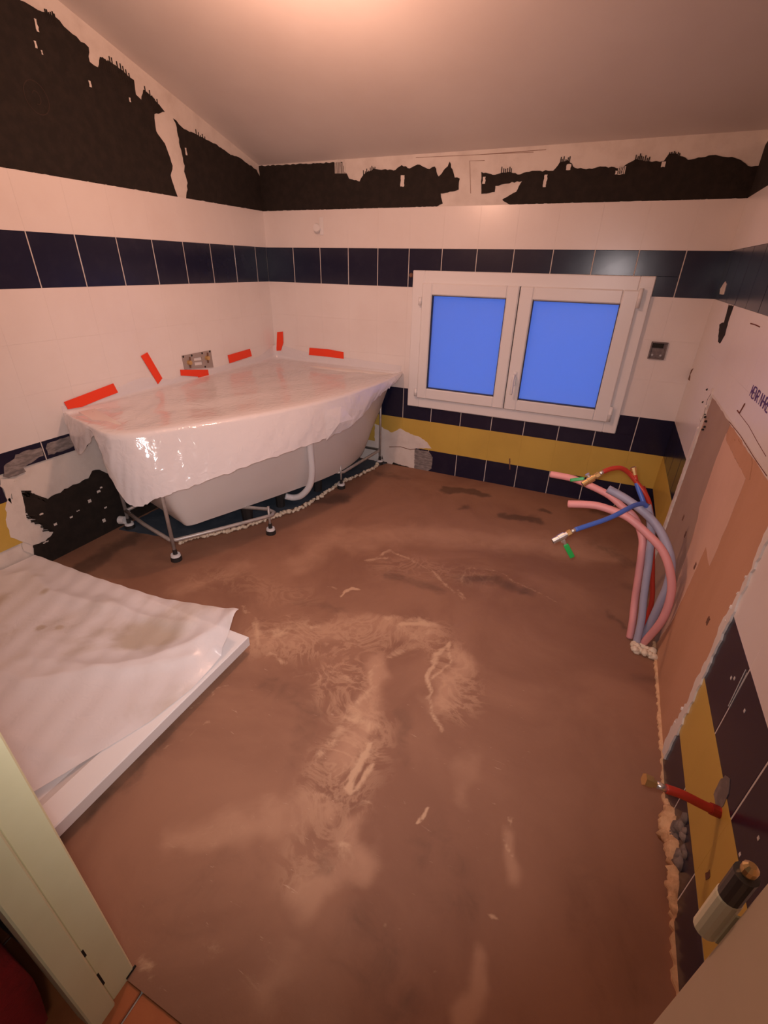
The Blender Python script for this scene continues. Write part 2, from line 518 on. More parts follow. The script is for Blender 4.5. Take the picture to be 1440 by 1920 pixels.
NX, NY = 300, 316
gx = np.linspace(-.005, W + .005, NX); gy = np.linspace(YF - .012, .008, NY)
GX, GY = np.meshgrid(gx, gy)
wx = GX + .10 * fbm(GX, GY, 4.5, 1) + .09 * fbm(GX, GY, 14, 31); wy = GY + .10 * fbm(GX, GY, 4.5, 9) + .09 * fbm(GX, GY, 14, 41)
def paint(field, px, w, val, warp=1.0, hard=False):
    pts = [onF(u, v) for u, v in px]
    X = GX + (wx - GX) * warp; Y = GY + (wy - GY) * warp
    d = np.full(GX.shape, 9.0)
    if len(pts) == 1: d = np.hypot(X - pts[0][0], Y - pts[0][1])
    for (ax, ay), (bx, by) in zip(pts[:-1], pts[1:]):
        dx, dy = bx - ax, by - ay
        t = np.clip(((X - ax) * dx + (Y - ay) * dy) / (dx * dx + dy * dy + 1e-12), 0, 1)
        d = np.minimum(d, np.hypot(X - ax - t * dx, Y - ay - t * dy))
    k = np.clip(1.25 - d / w, 0, 1) if hard else np.exp(-(d / w) ** 2)
    np.maximum(field, val * k, out=field)
pale = np.zeros(GX.shape); light = np.zeros(GX.shape); marble = np.zeros(GX.shape); damp_shade = np.zeros(GX.shape); scr = np.zeros(GX.shape)
# light broad patches of drier screed
paint(light, [(640, 1010), (800, 1000), (980, 1020), (1120, 1030)], .16, .62)
paint(light, [(560, 1060), (640, 1000)], .12, .6)
paint(light, [(860, 1240), (830, 1310)], .075, .8)
paint(light, [(480, 1200), (560, 1190), (680, 1170), (800, 1190)], .085, .62)
paint(light, [(700, 1240), (700, 1330), (650, 1420)], .06, .75)
paint(light, [(600, 1500), (480, 1530), (340, 1560)], .06, .62)
paint(light, [(660, 1540), (690, 1620), (580, 1640)], .065, .72)
paint(light, [(540, 1760), (480, 1860)], .06, .45)
paint(light, [(905, 1800), (885, 1920)], .030, .85, .6)
paint(light, [(960, 1640), (955, 1560)], .028, .7, .6)
paint(light, [(880, 1430), (860, 1510)], .05, .42)
paint(light, [(340, 1110), (460, 1060)], .08, .5)
# pale cement smears
paint(pale, [(480, 1185), (540, 1168), (585, 1172)], .028, .78)
paint(pale, [(500, 1230), (545, 1240)], .022, .75)
paint(pale, [(590, 1255), (650, 1285)], .022, .62)
paint(pale, [(720, 1160), (765, 1160), (805, 1170)], .030, .80)
paint(pale, [(760, 1172), (800, 1172)], .016, 1.28)
paint(pale, [(800, 1180), (775, 1215), (740, 1230), (700, 1250)], .028, .66)
paint(pale, [(690, 1265), (695, 1310), (670, 1350), (720, 1355)], .022, .82)
paint(pale, [(655, 1350), (600, 1430)], .022, .70)
paint(pale, [(655, 1470), (695, 1395)], .013, 1.42, .4, True)
paint(pale, [(670, 1470), (705, 1425)], .010, 1.08, .5)
paint(pale, [(612, 1480), (680, 1490)], .020, .72)
paint(pale, [(845, 1208), (815, 1225), (800, 1270), (800, 1300)], .010, 1.08, .5)
paint(pale, [(800, 1305), (820, 1350), (835, 1375)], .010, 0.94, .5)
paint(pale, [(845, 1210), (835, 1240), (812, 1270)], .008, 1.01, .5)
paint(pale, [(640, 1122), (660, 1106), (672, 1104)], .011, 1.35, .5, True)
paint(pale, [(615, 1104), (632, 1108)], .010, 1.01, .5)
paint(pale, [(690, 1052), (730, 1030), (790, 1062), (830, 1090), (872, 1122)], .013, 0.84, .6)
paint(pale, [(690, 1050), (720, 1045)], .018, 0.84, .6)
paint(pale, [(870, 1118), (862, 1085), (880, 1062), (930, 1070), (990, 1100), (1050, 1128)], .008, 0.74, .6)
paint(pale, [(785, 1545), (796, 1520)], .008, 1.35, .4, True)
paint(pale, [(960, 1528)], .010, 1.22); paint(pale, [(945, 1575), (965, 1600)], .010, 0.81)
paint(pale, [(930, 1720), (955, 1722)], .006, 1.22); paint(pale, [(735, 1752)], .005, 1.08); paint(pale, [(820, 1822)], .005, 1.08)
paint(pale, [(460, 1145), (475, 1190), (490, 1210)], .022, .70)
paint(pale, [(640, 1560), (660, 1575)], .012, 0.94); paint(pale, [(355, 1330), (410, 1290)], .006, 0.68); paint(pale, [(300, 1400), (400, 1345)], .005, 0.61)
paint(pale, [(240, 1800), (300, 1860)], .010, 0.74, .6)
for px_, w_, v_ in (([(490, 1190), (560, 1185)], .06, .55), ([(730, 1170), (790, 1195)], .055, .55), ([(640, 1190), (700, 1230)], .05, .42), ([(700, 1280), (680, 1360)], .05, .5),
                    ([(560, 1260), (640, 1280)], .05, .38), ([(640, 1440), (700, 1400)], .05, .5), ([(600, 1500), (660, 1480)], .05, .45), ([(660, 1590), (560, 1620)], .07, .40),
                    ([(350, 1570), (480, 1520)], .06, .38), ([(860, 1260), (850, 1320)], .05, .36), ([(700, 1050), (800, 1060)], .06, .34), ([(420, 1760), (500, 1840)], .08, .34)):
    paint(pale, px_, w_, v_)
# darker areas: wet patches, and a tray shadow painted into the colour
paint(damp_shade, [(840, 920), (900, 928)], .045, 1.23)
paint(damp_shade, [(630, 880), (560, 930), (640, 935)], .08, 0.91)
paint(damp_shade, [(700, 885), (760, 900)], .07, .55)
paint(damp_shade, [(940, 970), (1000, 975)], .045, 0.98); paint(damp_shade, [(1020, 962)], .04, 1.04); paint(damp_shade, [(870, 948)], .05, 0.78)
paint(damp_shade, [(870, 1085), (930, 1090), (1000, 1110)], .055, 0.52, .6)
paint(damp_shade, [(720, 1070), (780, 1090)], .06, .30, .7)
paint(damp_shade, [(1120, 1020), (1180, 1060)], .08, .5)
paint(damp_shade, [(150, 1065), (260, 1010)], .07, .85)
paint(damp_shade, [(1180, 960), (1120, 960)], .05, .7)
paint(damp_shade, [(250, 1440), (160, 1540), (330, 1360)], .035, .50)  # shadow below the shower tray's front edge, painted as a dark band
paint(damp_shade, [(300, 1700), (420, 1640)], .14, .32); paint(damp_shade, [(700, 1760), (760, 1880)], .12, .40); paint(damp_shade, [(1130, 1700), (1150, 1900)], .14, .35)
paint(damp_shade, [(820, 1600), (850, 1700)], .10, .35); paint(damp_shade, [(620, 1600)], .04, .45)
paint(damp_shade, [(1150, 1150), (1175, 1175)], .03, .6)  # small darker spot beside the foot of the pipe bundle
paint(scr, [(450, 1240), (700, 1400), (760, 1500), (600, 1450)], .28, 1.0, .5)
paint(scr, [(420, 1700), (560, 1560)], .20, .9, .5); paint(scr, [(300, 1840), (420, 1740)], .1, .8, .5); paint(scr, [(980, 1230), (920, 1480)], .12, .7, .5)
paint(marble, [(490, 1200), (700, 1190), (800, 1190)], .11, 1.0); paint(marble, [(640, 1270), (700, 1380), (620, 1460)], .10, 1.0)
paint(marble, [(840, 1230), (860, 1320)], .09, .9); paint(marble, [(640, 1520), (560, 1580)], .09, .7); paint(marble, [(720, 1060), (900, 1080)], .12, .55); paint(marble, [(400, 1080), (560, 1120)], .12, .5)
paint(damp_shade, [(885, 1085), (930, 1085), (985, 1108)], .050, .62, .35, True); paint(damp_shade, [(720, 1075), (790, 1095), (830, 1110)], .045, .48, .5, True)
paint(damp_shade, [(560, 1130), (640, 1150)], .05, .40, .8, True); paint(damp_shade, [(500, 1290), (600, 1330), (560, 1400)], .09, .38, .8, True); paint(damp_shade, [(760, 1330), (770, 1420)], .05, .36, .8, True)
GZ = .0025 * fbm(GX, GY, 3, 77, 3) - .0005
verts = np.stack([GX, GY, GZ], -1).reshape(-1, 3)
# follow the skewed right wall
lim = W + RT * (-verts[:, 1]) + .005
verts[:, 0] = np.minimum(verts[:, 0], lim)
idx = np.arange(NX * NY).reshape(NY, NX)
quads = np.stack([idx[:-1, :-1], idx[:-1, 1:], idx[1:, 1:], idx[1:, :-1]], -1).reshape(-1, 4)
# leave out squares squashed flat against the right wall
keep = (verts[quads[:, 1], 0] - verts[quads[:, 0], 0]) > 1e-4
quads = quads[keep]
me = bpy.data.meshes.new('floor')
me.from_pydata(verts.tolist(), [], quads.tolist())
me.materials.append(M['screed'])
for nm, a in (('pale', pale), ('lightpatch', light), ('damp_shade', damp_shade), ('scratch', scr), ('marble', marble)):
    at = me.attributes.new(nm, 'FLOAT', 'POINT'); at.data.foreach_set('value', a.reshape(-1).astype(np.float32))
me.polygons.foreach_set('use_smooth', [True] * len(me.polygons))
floor = bpy.data.objects.new('floor', me); COL.objects.link(floor)
tag(floor, 'bare brown cement screed floor with pale smears', 'floor', kind='structure')

# old tiled floor under the tub (part of the floor) and hallway tiles
of = [onF(*p) for p in ((340, 1012), (420, 996), (500, 970), (560, 950), (640, 903), (700, 876))]
of = [(.02, -1.50)] + of + [(.90, -.01), (.01, -.01)]
slab(rag(of, .03, .004), mapF, .0008, .004).build('old_floor_patch', 'oldfloor', floor)
hf = MB().box((-.2, HALLY, -.06), (3.3, .2, -.012))
hall_floor = struct('floor_hall', hf, 'grout', 'hallway floor of terracotta tiles behind the sill', 'floor')
for i in range(6):
    for j in range(4):
        xa, ya = .95 + i * .32, -2.711 - j * .32
        MB().bbox((xa, ya - .315, -.013), (xa + .315, ya, -.004), .002).build('terracotta_tile', 'terracotta', hall_floor)

# ------------------------------------------------------------------ tiles
walls = {WL: wall_left, WB: wall_back, WR: wall_right}
ROWS = [(-.01, H1, 'navy_tile'), (H1, H1 + T, 'yellow_tile'), (H1 + T, R3, 'navy_tile'), (R3, R3 + T, 'white_tile'), (R3 + T, R3 + 2 * T, 'white_tile'),
        (R3 + 2 * T, BB, 'white_tile'), (BB, BT, 'navy_tile'), (BT, WT, 'white_tile')]
def tile(side, a0, a1, z0, z1, m):
    mp = MAPS[side]
    g = .0020 if m == 'navy_tile' else .0001
    gz = .0001
    a0 += g; a1 -= g; z0 += gz; z1 -= gz
    if a1 - a0 < .004 or z1 - z0 < .004: return
    c = .0010 if m == 'navy_tile' else .0002
    t = [TH + random.uniform(-1, 1) * (.00045 if m == 'navy_tile' else .00012) for _ in range(4)]
    o = -TH
    V = [mp(a0, z0, o), mp(a1, z0, o), mp(a1, z1, o), mp(a0, z1, o)]
    V += [mp(a0, z0, o + TH - c), mp(a1, z0, o + TH - c), mp(a1, z1, o + TH - c), mp(a0, z1, o + TH - c)]
    V += [mp(a0 + c, z0 + c, o + t[0]), mp(a1 - c, z0 + c, o + t[1]), mp(a1 - c, z1 - c, o + t[2]), mp(a0 + c, z1 - c, o + t[3])]
    F = []
    for k in range(4):
        k2 = (k + 1) % 4
        F += [(k, k2, k2 + 4, k + 4), (k + 4, k2 + 4, k2 + 8, k + 8)]
    F.append((8, 9, 10, 11))
    if side in (WL,): F = [f[::-1] for f in F]
    link('tile', V, F, m, walls[side])
def cut(rect, hole):
    a0, a1, z0, z1 = rect; h0, h1, k0, k1 = hole
    if a1 <= h0 or a0 >= h1 or z1 <= k0 or z0 >= k1: return [rect]
    out = []
    if z0 < k0: out.append((a0, a1, z0, k0))
    if z1 > k1: out.append((a0, a1, k1, z1))
    y0, y1 = max(z0, k0), min(z1, k1)
    if a0 < h0: out.append((a0, h0, y0, y1))
    if a1 > h1: out.append((h1, a1, y0, y1))
    return out
BOARD = (.664, 1.732, -.02, .845)
# back wall
lines = [-.004] + [X1 + .2 * k for k in range(12)] + [W + .004]
for r, (z0, z1, m) in enumerate(ROWS):
    for a0, a1 in zip(lines[:-1], lines[1:]):
        if a1 < .80 and r <= 1: continue                       # stripped behind the tub
        if r == 0 and a1 < 1.15: continue
        for q in cut((a0, a1, z0, z1), WIN): tile(WB, *q, m)
# left wall
lines = [0.0] + [Y1 + .2 * k for k in range(13)] + [2.699]
for r, (z0, z1, m) in enumerate(ROWS):
    for a0, a1 in zip(lines[:-1], lines[1:]):
        if r == 0: continue
        if r == 1 and a0 < 1.85: continue
        if r == 2 and (a0 < 1.48): continue
        if r == 2 and a0 < 1.88: z0 = .468
        tile(WL, a0, a1, z0, z1, m); z0 = ROWS[r][0]
# right wall
lines = [0.001] + [.122 + .2 * k for k in range(13)] + [2.699]
for r, (z0, z1, m) in enumerate(ROWS):
    for a0, a1 in zip(lines[:-1], lines[1:]):
        for q in cut((a0, a1, z0, z1), BOARD): tile(WR, *q, m)

# pale grout standing in the joints between navy tiles
gr = {WL: MB(), WB: MB(), WR: MB()}
def joint(side, a, z0, z1):
    slab([(a - .0021, z0), (a + .0021, z0), (a + .0021, z1), (a - .0021, z1)], MAPS[side], -TH, -.0006, gr[side])
for k in range(12):
    a = X1 + .2 * k
    joint(WB, a, BB, BT) if not (WIN[0] < a < WIN[1]) else joint(WB, a, WIN[3], BT)
    if a > .9: joint(WB, a, R3 - T, R3) if not (WIN[0] < a < WIN[1]) else joint(WB, a, R3 - T, WIN[2])
    if a > 1.1: joint(WB, a, 0, H1)
for k in range(13):
    a = Y1 + .2 * k; joint(WL, a, BB, BT)
    if a > 1.6: joint(WL, a, .468, R3)
    a = .122 + .2 * k
    if a > 1.75: joint(WR, a, R3 - T, R3); joint(WR, a, 0, H1)
for sd in gr: tag(gr[sd].build('grout_joints', 'grout', walls[sd]), None, kind='stuff')

# ------------------------------------------------------------------ stripped adhesive
def c1(l): return [(a / 2.769, b / 2.769) for a, b in l]
def c2(l): return [(460 + a / 2.667, 250 + b / 2.667) for a, b in l]
def c3(l): return [(900 + a / 2.667, 230 + b / 2.667) for a, b in l]
def c4(l): return [(1180 + a / 3.84, 400 + b / 3.84) for a, b in l]
def c5(l): return [(1200 + a / 3.84, 800 + b / 3.84) for a, b in l]
def c6(l): return [(1180 + a / 5.19, 1250 + b / 5.19) for a, b in l]
def c7(l): return [(1180 + a / 5.19, 1550 + b / 5.19) for a, b in l]
def cl(l): return [(a / 5.54, 800 + b / 5.54) for a, b in l]

def teeth(mb, mp, side, pts, n, ln, o0=-.0065, o1=-.0039, up=1):
    """trowel comb lines left standing along a ragged edge"""
    for i in range(n):
        t = (i + .5) / n * (len(pts) - 1); k = min(int(t), len(pts) - 2); f = t - k
        a = pts[k][0] * (1 - f) + pts[k + 1][0] * f; b = pts[k][1] * (1 - f) + pts[k + 1][1] * f
        l = ln * random.uniform(.45, 1.0)
        strip_rect(mb, mp, (a, b - .02 * up), (a + random.uniform(-.002, .002), b + l * up), .0035, o0, o1)

A0, A1 = -TH, -.0045
mb = MB()
top = [onL(*p) for p in c1([(110, 0), (200, 50), (290, 85), (380, 175), (465, 245), (470, 320), (515, 350), (525, 295), (590, 330), (700, 415), (710, 490), (740, 520), (750, 465), (800, 505), (860, 580), (806, 592), (815, 680), (860, 745), (880, 800), (900, 860), (890, 910), (905, 960), (925, 1010)])]
poly = [(2.69, WT), (2.69, 2.16), (2.2, 2.16), (1.9, 2.17), (1.5, 2.165)] + top
poly = [(p[0], max(p[1], WT)) for p in poly[:-1]] + [(poly[-1][0], WT)]
slab(rag(poly, .014, .0035), mapL, A0, A1, mb)
top2 = [onL(*p) for p in c1([(970, 1015), (980, 950), (962, 890), (965, 860), (940, 760), (918, 640), (905, 615), (960, 670), (1010, 690), (1075, 725), (1120, 745), (1190, 795), (1250, 820), (1290, 850), (1335, 880)])]
poly = [(top2[0][0], WT)] + top2[1:] + [(-.007, 1.72), (-.007, WT)]
slab(rag(poly, .014, .0035), mapL, A0, A1, mb)
teeth(mb, mapL, WL, [onL(*p) for p in c1([(530, 330), (600, 370), (690, 430)])], 12, .05)
teeth(mb, mapL, WL, [onL(*p) for p in c1([(755, 490), (830, 560)])], 6, .04)
teeth(mb, mapL, WL, [onL(*p) for p in c1([(240, 80), (300, 110)])], 6, .03)
teeth(mb, mapL, WL, [onL(*p) for p in c1([(1020, 705), (1075, 735)])], 5, .03)
mb.build('adhesive_patch', 'adhesive', wall_left)
# small plaster flecks showing through it
fm = MB()
for (u, v, w, h) in [(170, 157, .010, .020), (245, 187, .008, .015), (350, 284, .010, .030), (70, 47, .008, .035), (68, 83, .008, .02), (80, 98, .006, .012)]:
    s, z = onL(u, v); slab(rag([(s - w / 2, z - h / 2), (s + w / 2, z - h / 2), (s + w / 2, z + h / 2), (s - w / 2, z + h / 2)], .006, .002), mapL, -.005, -.0035, fm)
fm.build('plaster_flecks', 'plaster', wall_left)
# faint circle drawn on the black
s0, z0 = onL(70, 183)
ring = MB()
ring.tube([mapL(s0 + .045 * math.cos(a), z0 + .05 * math.sin(a), -.0045) for a in np.linspace(0, 2 * math.pi, 26)], .0014, 5, False)
ring.tube([mapL(s0 + .015 * math.cos(a), z0 + .02 * math.sin(a), -.0045) for a in np.linspace(.5, 5, 12)], .0012, 5, False)
ring.build('scratched_mark', 'scratch', wall_left)

mb = MB()
p1 = [onB(*p) for p in c2([(76, 162), (485, 142), (490, 180), (515, 225), (570, 240), (590, 205), (640, 175), (740, 185), (780, 158), (820, 175), (860, 155), (920, 178), (945, 165), (965, 215), (1010, 165), (1020, 140), (1045, 220), (1070, 225), (1065, 280), (1010, 295), (975, 300), (985, 350), (955, 366)])]
p1 = [(-.007, p1[0][1])] + p1[1:-1] + [(p1[-1][0], WT), (-.007, WT)]
slab(rag(p1, .012, .003), mapB, A0, A1, mb)
p2 = [onB(*p) for p in c3([(5, 245), (75, 260), (140, 245), (200, 258), (260, 240), (340, 240), (365, 240), (400, 195), (440, 185), (475, 225), (560, 230), (600, 218), (700, 225), (780, 180), (860, 195), (920, 190), (945, 155), (985, 155), (1040, 185), (1180, 160), (1290, 180), (1340, 215), (1378, 215)])]
p2b = [onB(*p) for p in c3([(150, 405), (110, 385), (180, 345), (210, 290), (120, 305), (75, 315), (72, 345), (5, 355)])]
p2 = p2 + [(W + .007, p2[-1][1]), (W + .007, WT), (p2b[0][0], WT)] + p2b[1:]
slab(rag(p2, .012, .003), mapB, A0, A1, mb)
for seg, n, l in (([(770, 195), (845, 200)], 8, .035), ([(395, 200), (450, 195)], 6, .025), ([(100, 250), (160, 250)], 6, .025), ([(940, 165), (1000, 170)], 6, .02)):
    teeth(mb, mapB, WB, [onB(*p) for p in c3(seg)], n, l)
teeth(mb, mapB, WB, [onB(*p) for p in c2([(585, 215), (650, 185)])], 8, .03)
teeth(mb, mapB, WB, [onB(*p) for p in c2([(445, 185), (495, 190)])], 6, .03)
mb.build('adhesive_patch', 'adhesive', wall_back)
fm = MB()
for (u, v, w, h) in [(754, 339, .022, .05), (1066, 313, .02, .022), (1022, 339, .014, .05), (1244, 308, .016, .02), (907, 338, .014, .03), (1160, 323, .03, .015)]:
    s, z = onB(u, v); slab(rag([(s - w / 2, z - h / 2), (s + w / 2, z - h / 2), (s + w / 2, z + h / 2), (s - w / 2, z + h / 2)], .007, .002), mapB, -.005, -.0035, fm)
for i in range(9):
    u = 628 + i * 2.4; a, z = onB(u, 325); strip_rect(fm, mapB, (a, z), (a, z + random.uniform(.04, .08)), .004, -.005, -.0035)
for i in range(5):
    a, z = onB(1158 + i * 3, 326); strip_rect(fm, mapB, (a, z), (a, z + .03), .004, -.005, -.0035)
fm.build('plaster_flecks', 'plaster', wall_back)
# taped joint and ridge lines in the plaster above
rl = MB()
rl.tube([mapB(*onB(*p), -TH) for p in c2([(850, 120), (1190, 104), (1440, 92)])], .0012, 5, False)
rl.tube([mapB(*onB(*p), -TH) for p in c2([(1125, 300), (1120, 136), (1195, 134)])], .0018, 5, False)
rl.tube([mapB(*onB(*p), -TH) for p in c3([(5, 158), (330, 133)])], .0014, 5, False)
rl.build('crack_line', 'faint', wall_back)

mb = MB()
q = [onR(*p) for p in c3([(1380, 205), (1405, 140), (1440, 80)])]
zq = max(q[-1][1], 1.72)
pr_ = [(-.007, 1.70), q[1], (q[2][0], zq), (.5, 1.80), (1.0, 1.95), (1.6, 2.1), (2.69, 2.2), (2.69, WT), (-.007, WT)]
slab(rag(pr_, .02, .004), mapR, A0, A1, mb)
mb.build('adhesive_patch', 'adhesive', wall_right)

# lower left wall: stripped patch beside the tub
mb = MB()
low = [onL(*p) for p in cl([(345, 1335), (345, 1240), (480, 1195), (560, 1110), (570, 1075), (470, 1060), (430, 1010), (370, 960), (310, 930), (240, 830), (260, 690), (310, 680), (400, 715), (440, 730), (510, 755), (600, 700), (640, 690), (680, 650), (800, 600), (930, 540), (970, 460), (1040, 450), (1130, 490)])]
poly = [(low[0][0], -.01)] + low[1:] + [(1.30, .33), (.8, .30), (.4, .32), (.02, .26), (.02, -.01)]
slab(rag(poly, .014, .004), mapL, A0, -.0035, mb)
comb = [onL(*p) for p in cl([(270, 665), (255, 720), (250, 830), (315, 930), (380, 965), (440, 1010), (480, 1060), (560, 1095)])]
for i in range(30):
    t = (i + .5) / 30 * (len(comb) - 1); k = int(t); f = t - k
    a = comb[k][0] * (1 - f) + comb[k + 1][0] * f; b = comb[k][1] * (1 - f) + comb[k + 1][1] * f
    strip_rect(mb, mapL, (a - .022, b - .010), (a + .026 * random.uniform(.2, 1), b + .008 * random.uniform(.6, 1)), .0042, A0, -.0030)
top_ = [onL(*p) for p in cl([(270, 690), (330, 690), (440, 735), (510, 760)])]
for i in range(10):
    t = (i + .5) / 10 * 3; k = int(t); f = t - k
    a = top_[k][0] * (1 - f) + top_[k + 1][0] * f; b = top_[k][1] * (1 - f) + top_[k + 1][1] * f
    strip_rect(mb, mapL, (a, b - .02), (a + .014, b + .016 * random.random()), .0045, A0, -.0030)
mb.build('adhesive_patch', 'adhesive', wall_left)
fm = MB()
for a, b, w, h in [(1030, 675, .018, .012), (935, 775, .016, .016), (1085, 975, .016, .018), (580, 1015, .014, .012), (1100, 840, .014, .008), (745, 940, .014, .008), (1055, 635, .012, .008), (815, 875, .014, .006), (435, 910, .016, .006), (480, 1200, .025, .005)]:
    s, z = onL(*cl([(a, b)])[0]); slab(rag([(s - w / 2, z - h / 2), (s + w / 2, z - h / 2), (s + w / 2, z + h / 2), (s - w / 2, z + h / 2)], .006, .002), mapL, -.004, -.0025, fm)
fm.build('plaster_flecks', 'plaster', wall_left)
# plaster smeared over the tile edges
sm = MB()
for pl_ in ([(45, 545), (0, 540), (0, 620), (30, 640), (60, 735), (120, 800), (110, 640), (140, 570), (160, 540), (90, 540)],
            [(90, 740), (60, 820), (65, 1000), (110, 1150), (230, 1195), (330, 1230), (300, 1080), (200, 900), (150, 760)]):
    slab(rag([onL(*p) for p in cl(pl_)], .014, .003), mapL, -.004, .0012, sm)
sm.build('plaster_smear', 'plaster', wall_left)
sm = MB()
slab(rag([onL(*p) for p in cl([(40, 410), (150, 330), (160, 290), (300, 240), (425, 215), (450, 300), (400, 318), (240, 425), (270, 468), (90, 535), (40, 520)])], .012, .003), mapL, -.004, .0010, sm)
slab(rag([onL(*p) for p in cl([(490, 175), (620, 125), (735, 95), (760, 150), (785, 200), (620, 262), (500, 295), (475, 225)])], .012, .003), mapL, -.004, .0008, sm)
sm.build('cement_smear', 'plaster_grey', wall_left)
# faint chase in plaster
ch = MB()
slab(rag([onL(*p) for p in cl([(100, 580), (200, 560), (345, 1240), (345, 1330), (250, 1290)])], .02, .002), mapL, -.0075, -.0025, ch)
ch.build('plaster_strip', 'plaster', wall_left)

# lower back wall beside the tub: plaster, one dusty tile, dark chips
def cbk(l): return [(680 + a / 2.4, 720 + b / 2.4) for a, b in l]
slab(rag([(.80, -.005), (.80, .28)] + [onB(*p) for p in cbk([(130, 218), (170, 200), (215, 225), (260, 240), (290, 262), (310, 290), (235, 290), (232, 380), (160, 372), (80, 365)])], .012, .003), mapB, -.0035, .0012).build('plaster_smear', 'plaster', wall_back)
tl = [onB(*p) for p in cbk([(235, 293), (298, 304), (315, 330), (310, 380), (292, 392), (232, 382)])]
slab(rag(tl, .01, .002), mapB, -.0035, .0016).build('cement_smear', 'plaster_grey', wall_back)
dk = MB()
for pl_ in ([(140, 352), (165, 362), (205, 372), (225, 385), (160, 385), (120, 372)], [(88, 320), (92, 345), (84, 345)], [(65, 340), (110, 352), (115, 368), (60, 360)]):
    slab(rag([onB(*p) for p in cbk(pl_)], .008, .002), mapB, -.001, .0022, dk)
dk.build('adhesive_chips', 'adhesive', wall_back)
MB().tube([mapB(*onB(*p), .0012) for p in cbk([(120, 283), (170, 282), (215, 295), (240, 292)])], .0025, 5, False).build('crack_line', 'rust', wall_back)
# tiny drip on yellow
slab(rag([onB(*p) for p in cbk([(659, 335), (664, 335), (665, 385), (660, 385)])], .006, .001), mapB, -.0005, .0006).build('drip_mark', 'rust', wall_back)

# ------------------------------------------------------------------ plasterboard infill on the right wall
bd = slab([(.676, -.01), (1.716, -.01), (1.716, .838), (.676, .838)], mapR, -TH, -.004).build('plasterboard', 'board', wall_right)
lp = [onR(*p) for p in c5([(610, 90), (750, 370), (640, 650), (490, 1000), (465, 860), (400, 1010), (230, 1380), (130, 1530)])] + [(1.30, .06)]
lp2 = [onR(*p) for p in c5([(160, 1420), (230, 1200), (370, 810), (410, 650), (420, 580), (540, 230)])]
slab(rag([(1.075, .80)] + lp[:-1] + lp2, .03, .003), mapR, -.0042, -.0030).build('skim_panel', 'board_light', bd)
dp = [(.69, .835), (1.08, .835), (1.07, .72), (1.12, .51), (1.15, .44), (1.18, .22), (1.24, .05), (1.20, -.005), (.69, -.005)]
slab(rag(dp, .03, .002), mapR, -.0042, -.0034).build('paper_panel', 'board_dark', bd)
tp = [onR(*p) for p in c5([(630, 110), (690, 90), (760, 150), (800, 200), (780, 380), (740, 340), (660, 190)])]
slab(rag(tp, .012, .004), mapR, -.0036, -.0022).build('torn_paper', 'board', bd)
hs_ = MB()
for a, b in [(305, 655), (320, 775), (390, 1000), (480, 1395)]:
    s, z = onR(*c5([(a, b)])[0]); slab(rag([(s - .008, z - .012), (s + .006, z - .012), (s + .008, z + .012), (s - .006, z + .012)], .006, .002), mapR, -.0045, -.0020, hs_)
hs_.build('screw_holes', 'rust', bd)
# ragged plaster lips on both sides of the board
es = MB()
slab(rag([(.648, -.01), (.650, .50), (.640, .60), (.652, .70), (.655, .86), (.684, .86), (.682, .70), (.69, .60), (.684, .40), (.69, .2), (.685, -.01)], .02, .004), mapR, -TH, .0035, es)
es.build('plaster_edge', 'plaster', wall_right)
es = MB()
slab(rag([(1.752, .03), (1.752, .17), (1.748, .36), (1.742, .55), (1.735, .74), (1.735, .84), (1.712, .84), (1.715, .74), (1.728, .66), (1.718, .58), (1.705, .50), (1.722, .42), (1.715, .30), (1.728, .25), (1.705, .12), (1.70, .05), (1.72, .02)], .014, .006), mapR, -TH, .0045, es)
slab(rag([(.66, .835), (1.735, .835), (1.735, .852), (.66, .855)], .03, .003), mapR, -TH, -.0005, es)
es.build('plaster_edge', 'plaster', wall_right)
lump = MB()
for s, z, r in [(1.722, .56, .012), (1.720, .60, .010), (1.726, .52, .009), (1.718, .645, .009), (1.716, .20, .012), (1.712, .14, .010), (.665, .79, .012), (.663, .74, .016), (.668, .70, .012)]:
    bm = bmesh.new(); bmesh.ops.create_icosphere(bm, subdivisions=1, radius=r * .62)
    p = Vector(mapR(s, z, .001))
    lump.add([p + v.co * random.uniform(.8, 1.2) for v in bm.verts], [[v.index for v in f.verts] for f in bm.faces]); bm.free()
lump.build('plaster_lumps', 'plaster', wall_right)
# crack beside the board, small holes, pencil marks, stamp, chips
cr = MB()
cr.tube([mapR(*onR(*p), .0006) for p in c4([(596, 1300), (570, 1340), (545, 1450), (520, 1500)])], .0038, 6, False)
for a, b in [(545, 1470), (550, 1500), (540, 1540), (528, 1560), (560, 1272), (530, 1362)]:
    s, z = onR(*c4([(a, b)])[0]); cr.tube([mapR(s - .004, z, .0006), mapR(s + .006, z + .004, .0006)], .004, 6)
cr.build('crack_line', 'dark', wall_right)
dm = [onR(*p) for p in c4([(718, 655), (752, 668), (720, 760), (700, 830), (688, 880), (655, 935), (640, 925), (650, 800), (685, 780)])]
slab(rag(dm, .012, .003), mapR, -.0005, .0012).build('adhesive_smear', 'adhesive', wall_right)
slab(rag([onR(*p) for p in c4([(692, 490), (700, 510), (680, 585), (652, 580), (655, 545)])], .008, .002), mapR, -.0005, .0012).build('chipped_glaze', 'plaster', wall_right)
slab(rag([onR(*p) for p in c4([(600, 480), (612, 500), (600, 560), (570, 560)])], .008, .002), mapR, -.0005, .0008).build('dark_smear', 'adhesive', wall_right)
slab(rag([onR(*p) for p in c4([(440, 1130), (462, 1118), (440, 1160), (436, 1205), (420, 1195), (416, 1155)])], .008, .002), mapR, -.0005, .0010).build('scuff_mark', 'rust', wall_right)
pm = MB()
pm.tube([mapR(*onR(*p), .0006) for p in c4([(780, 1420), (795, 1440), (815, 1405), (835, 1370)])], .0022, 5, False)
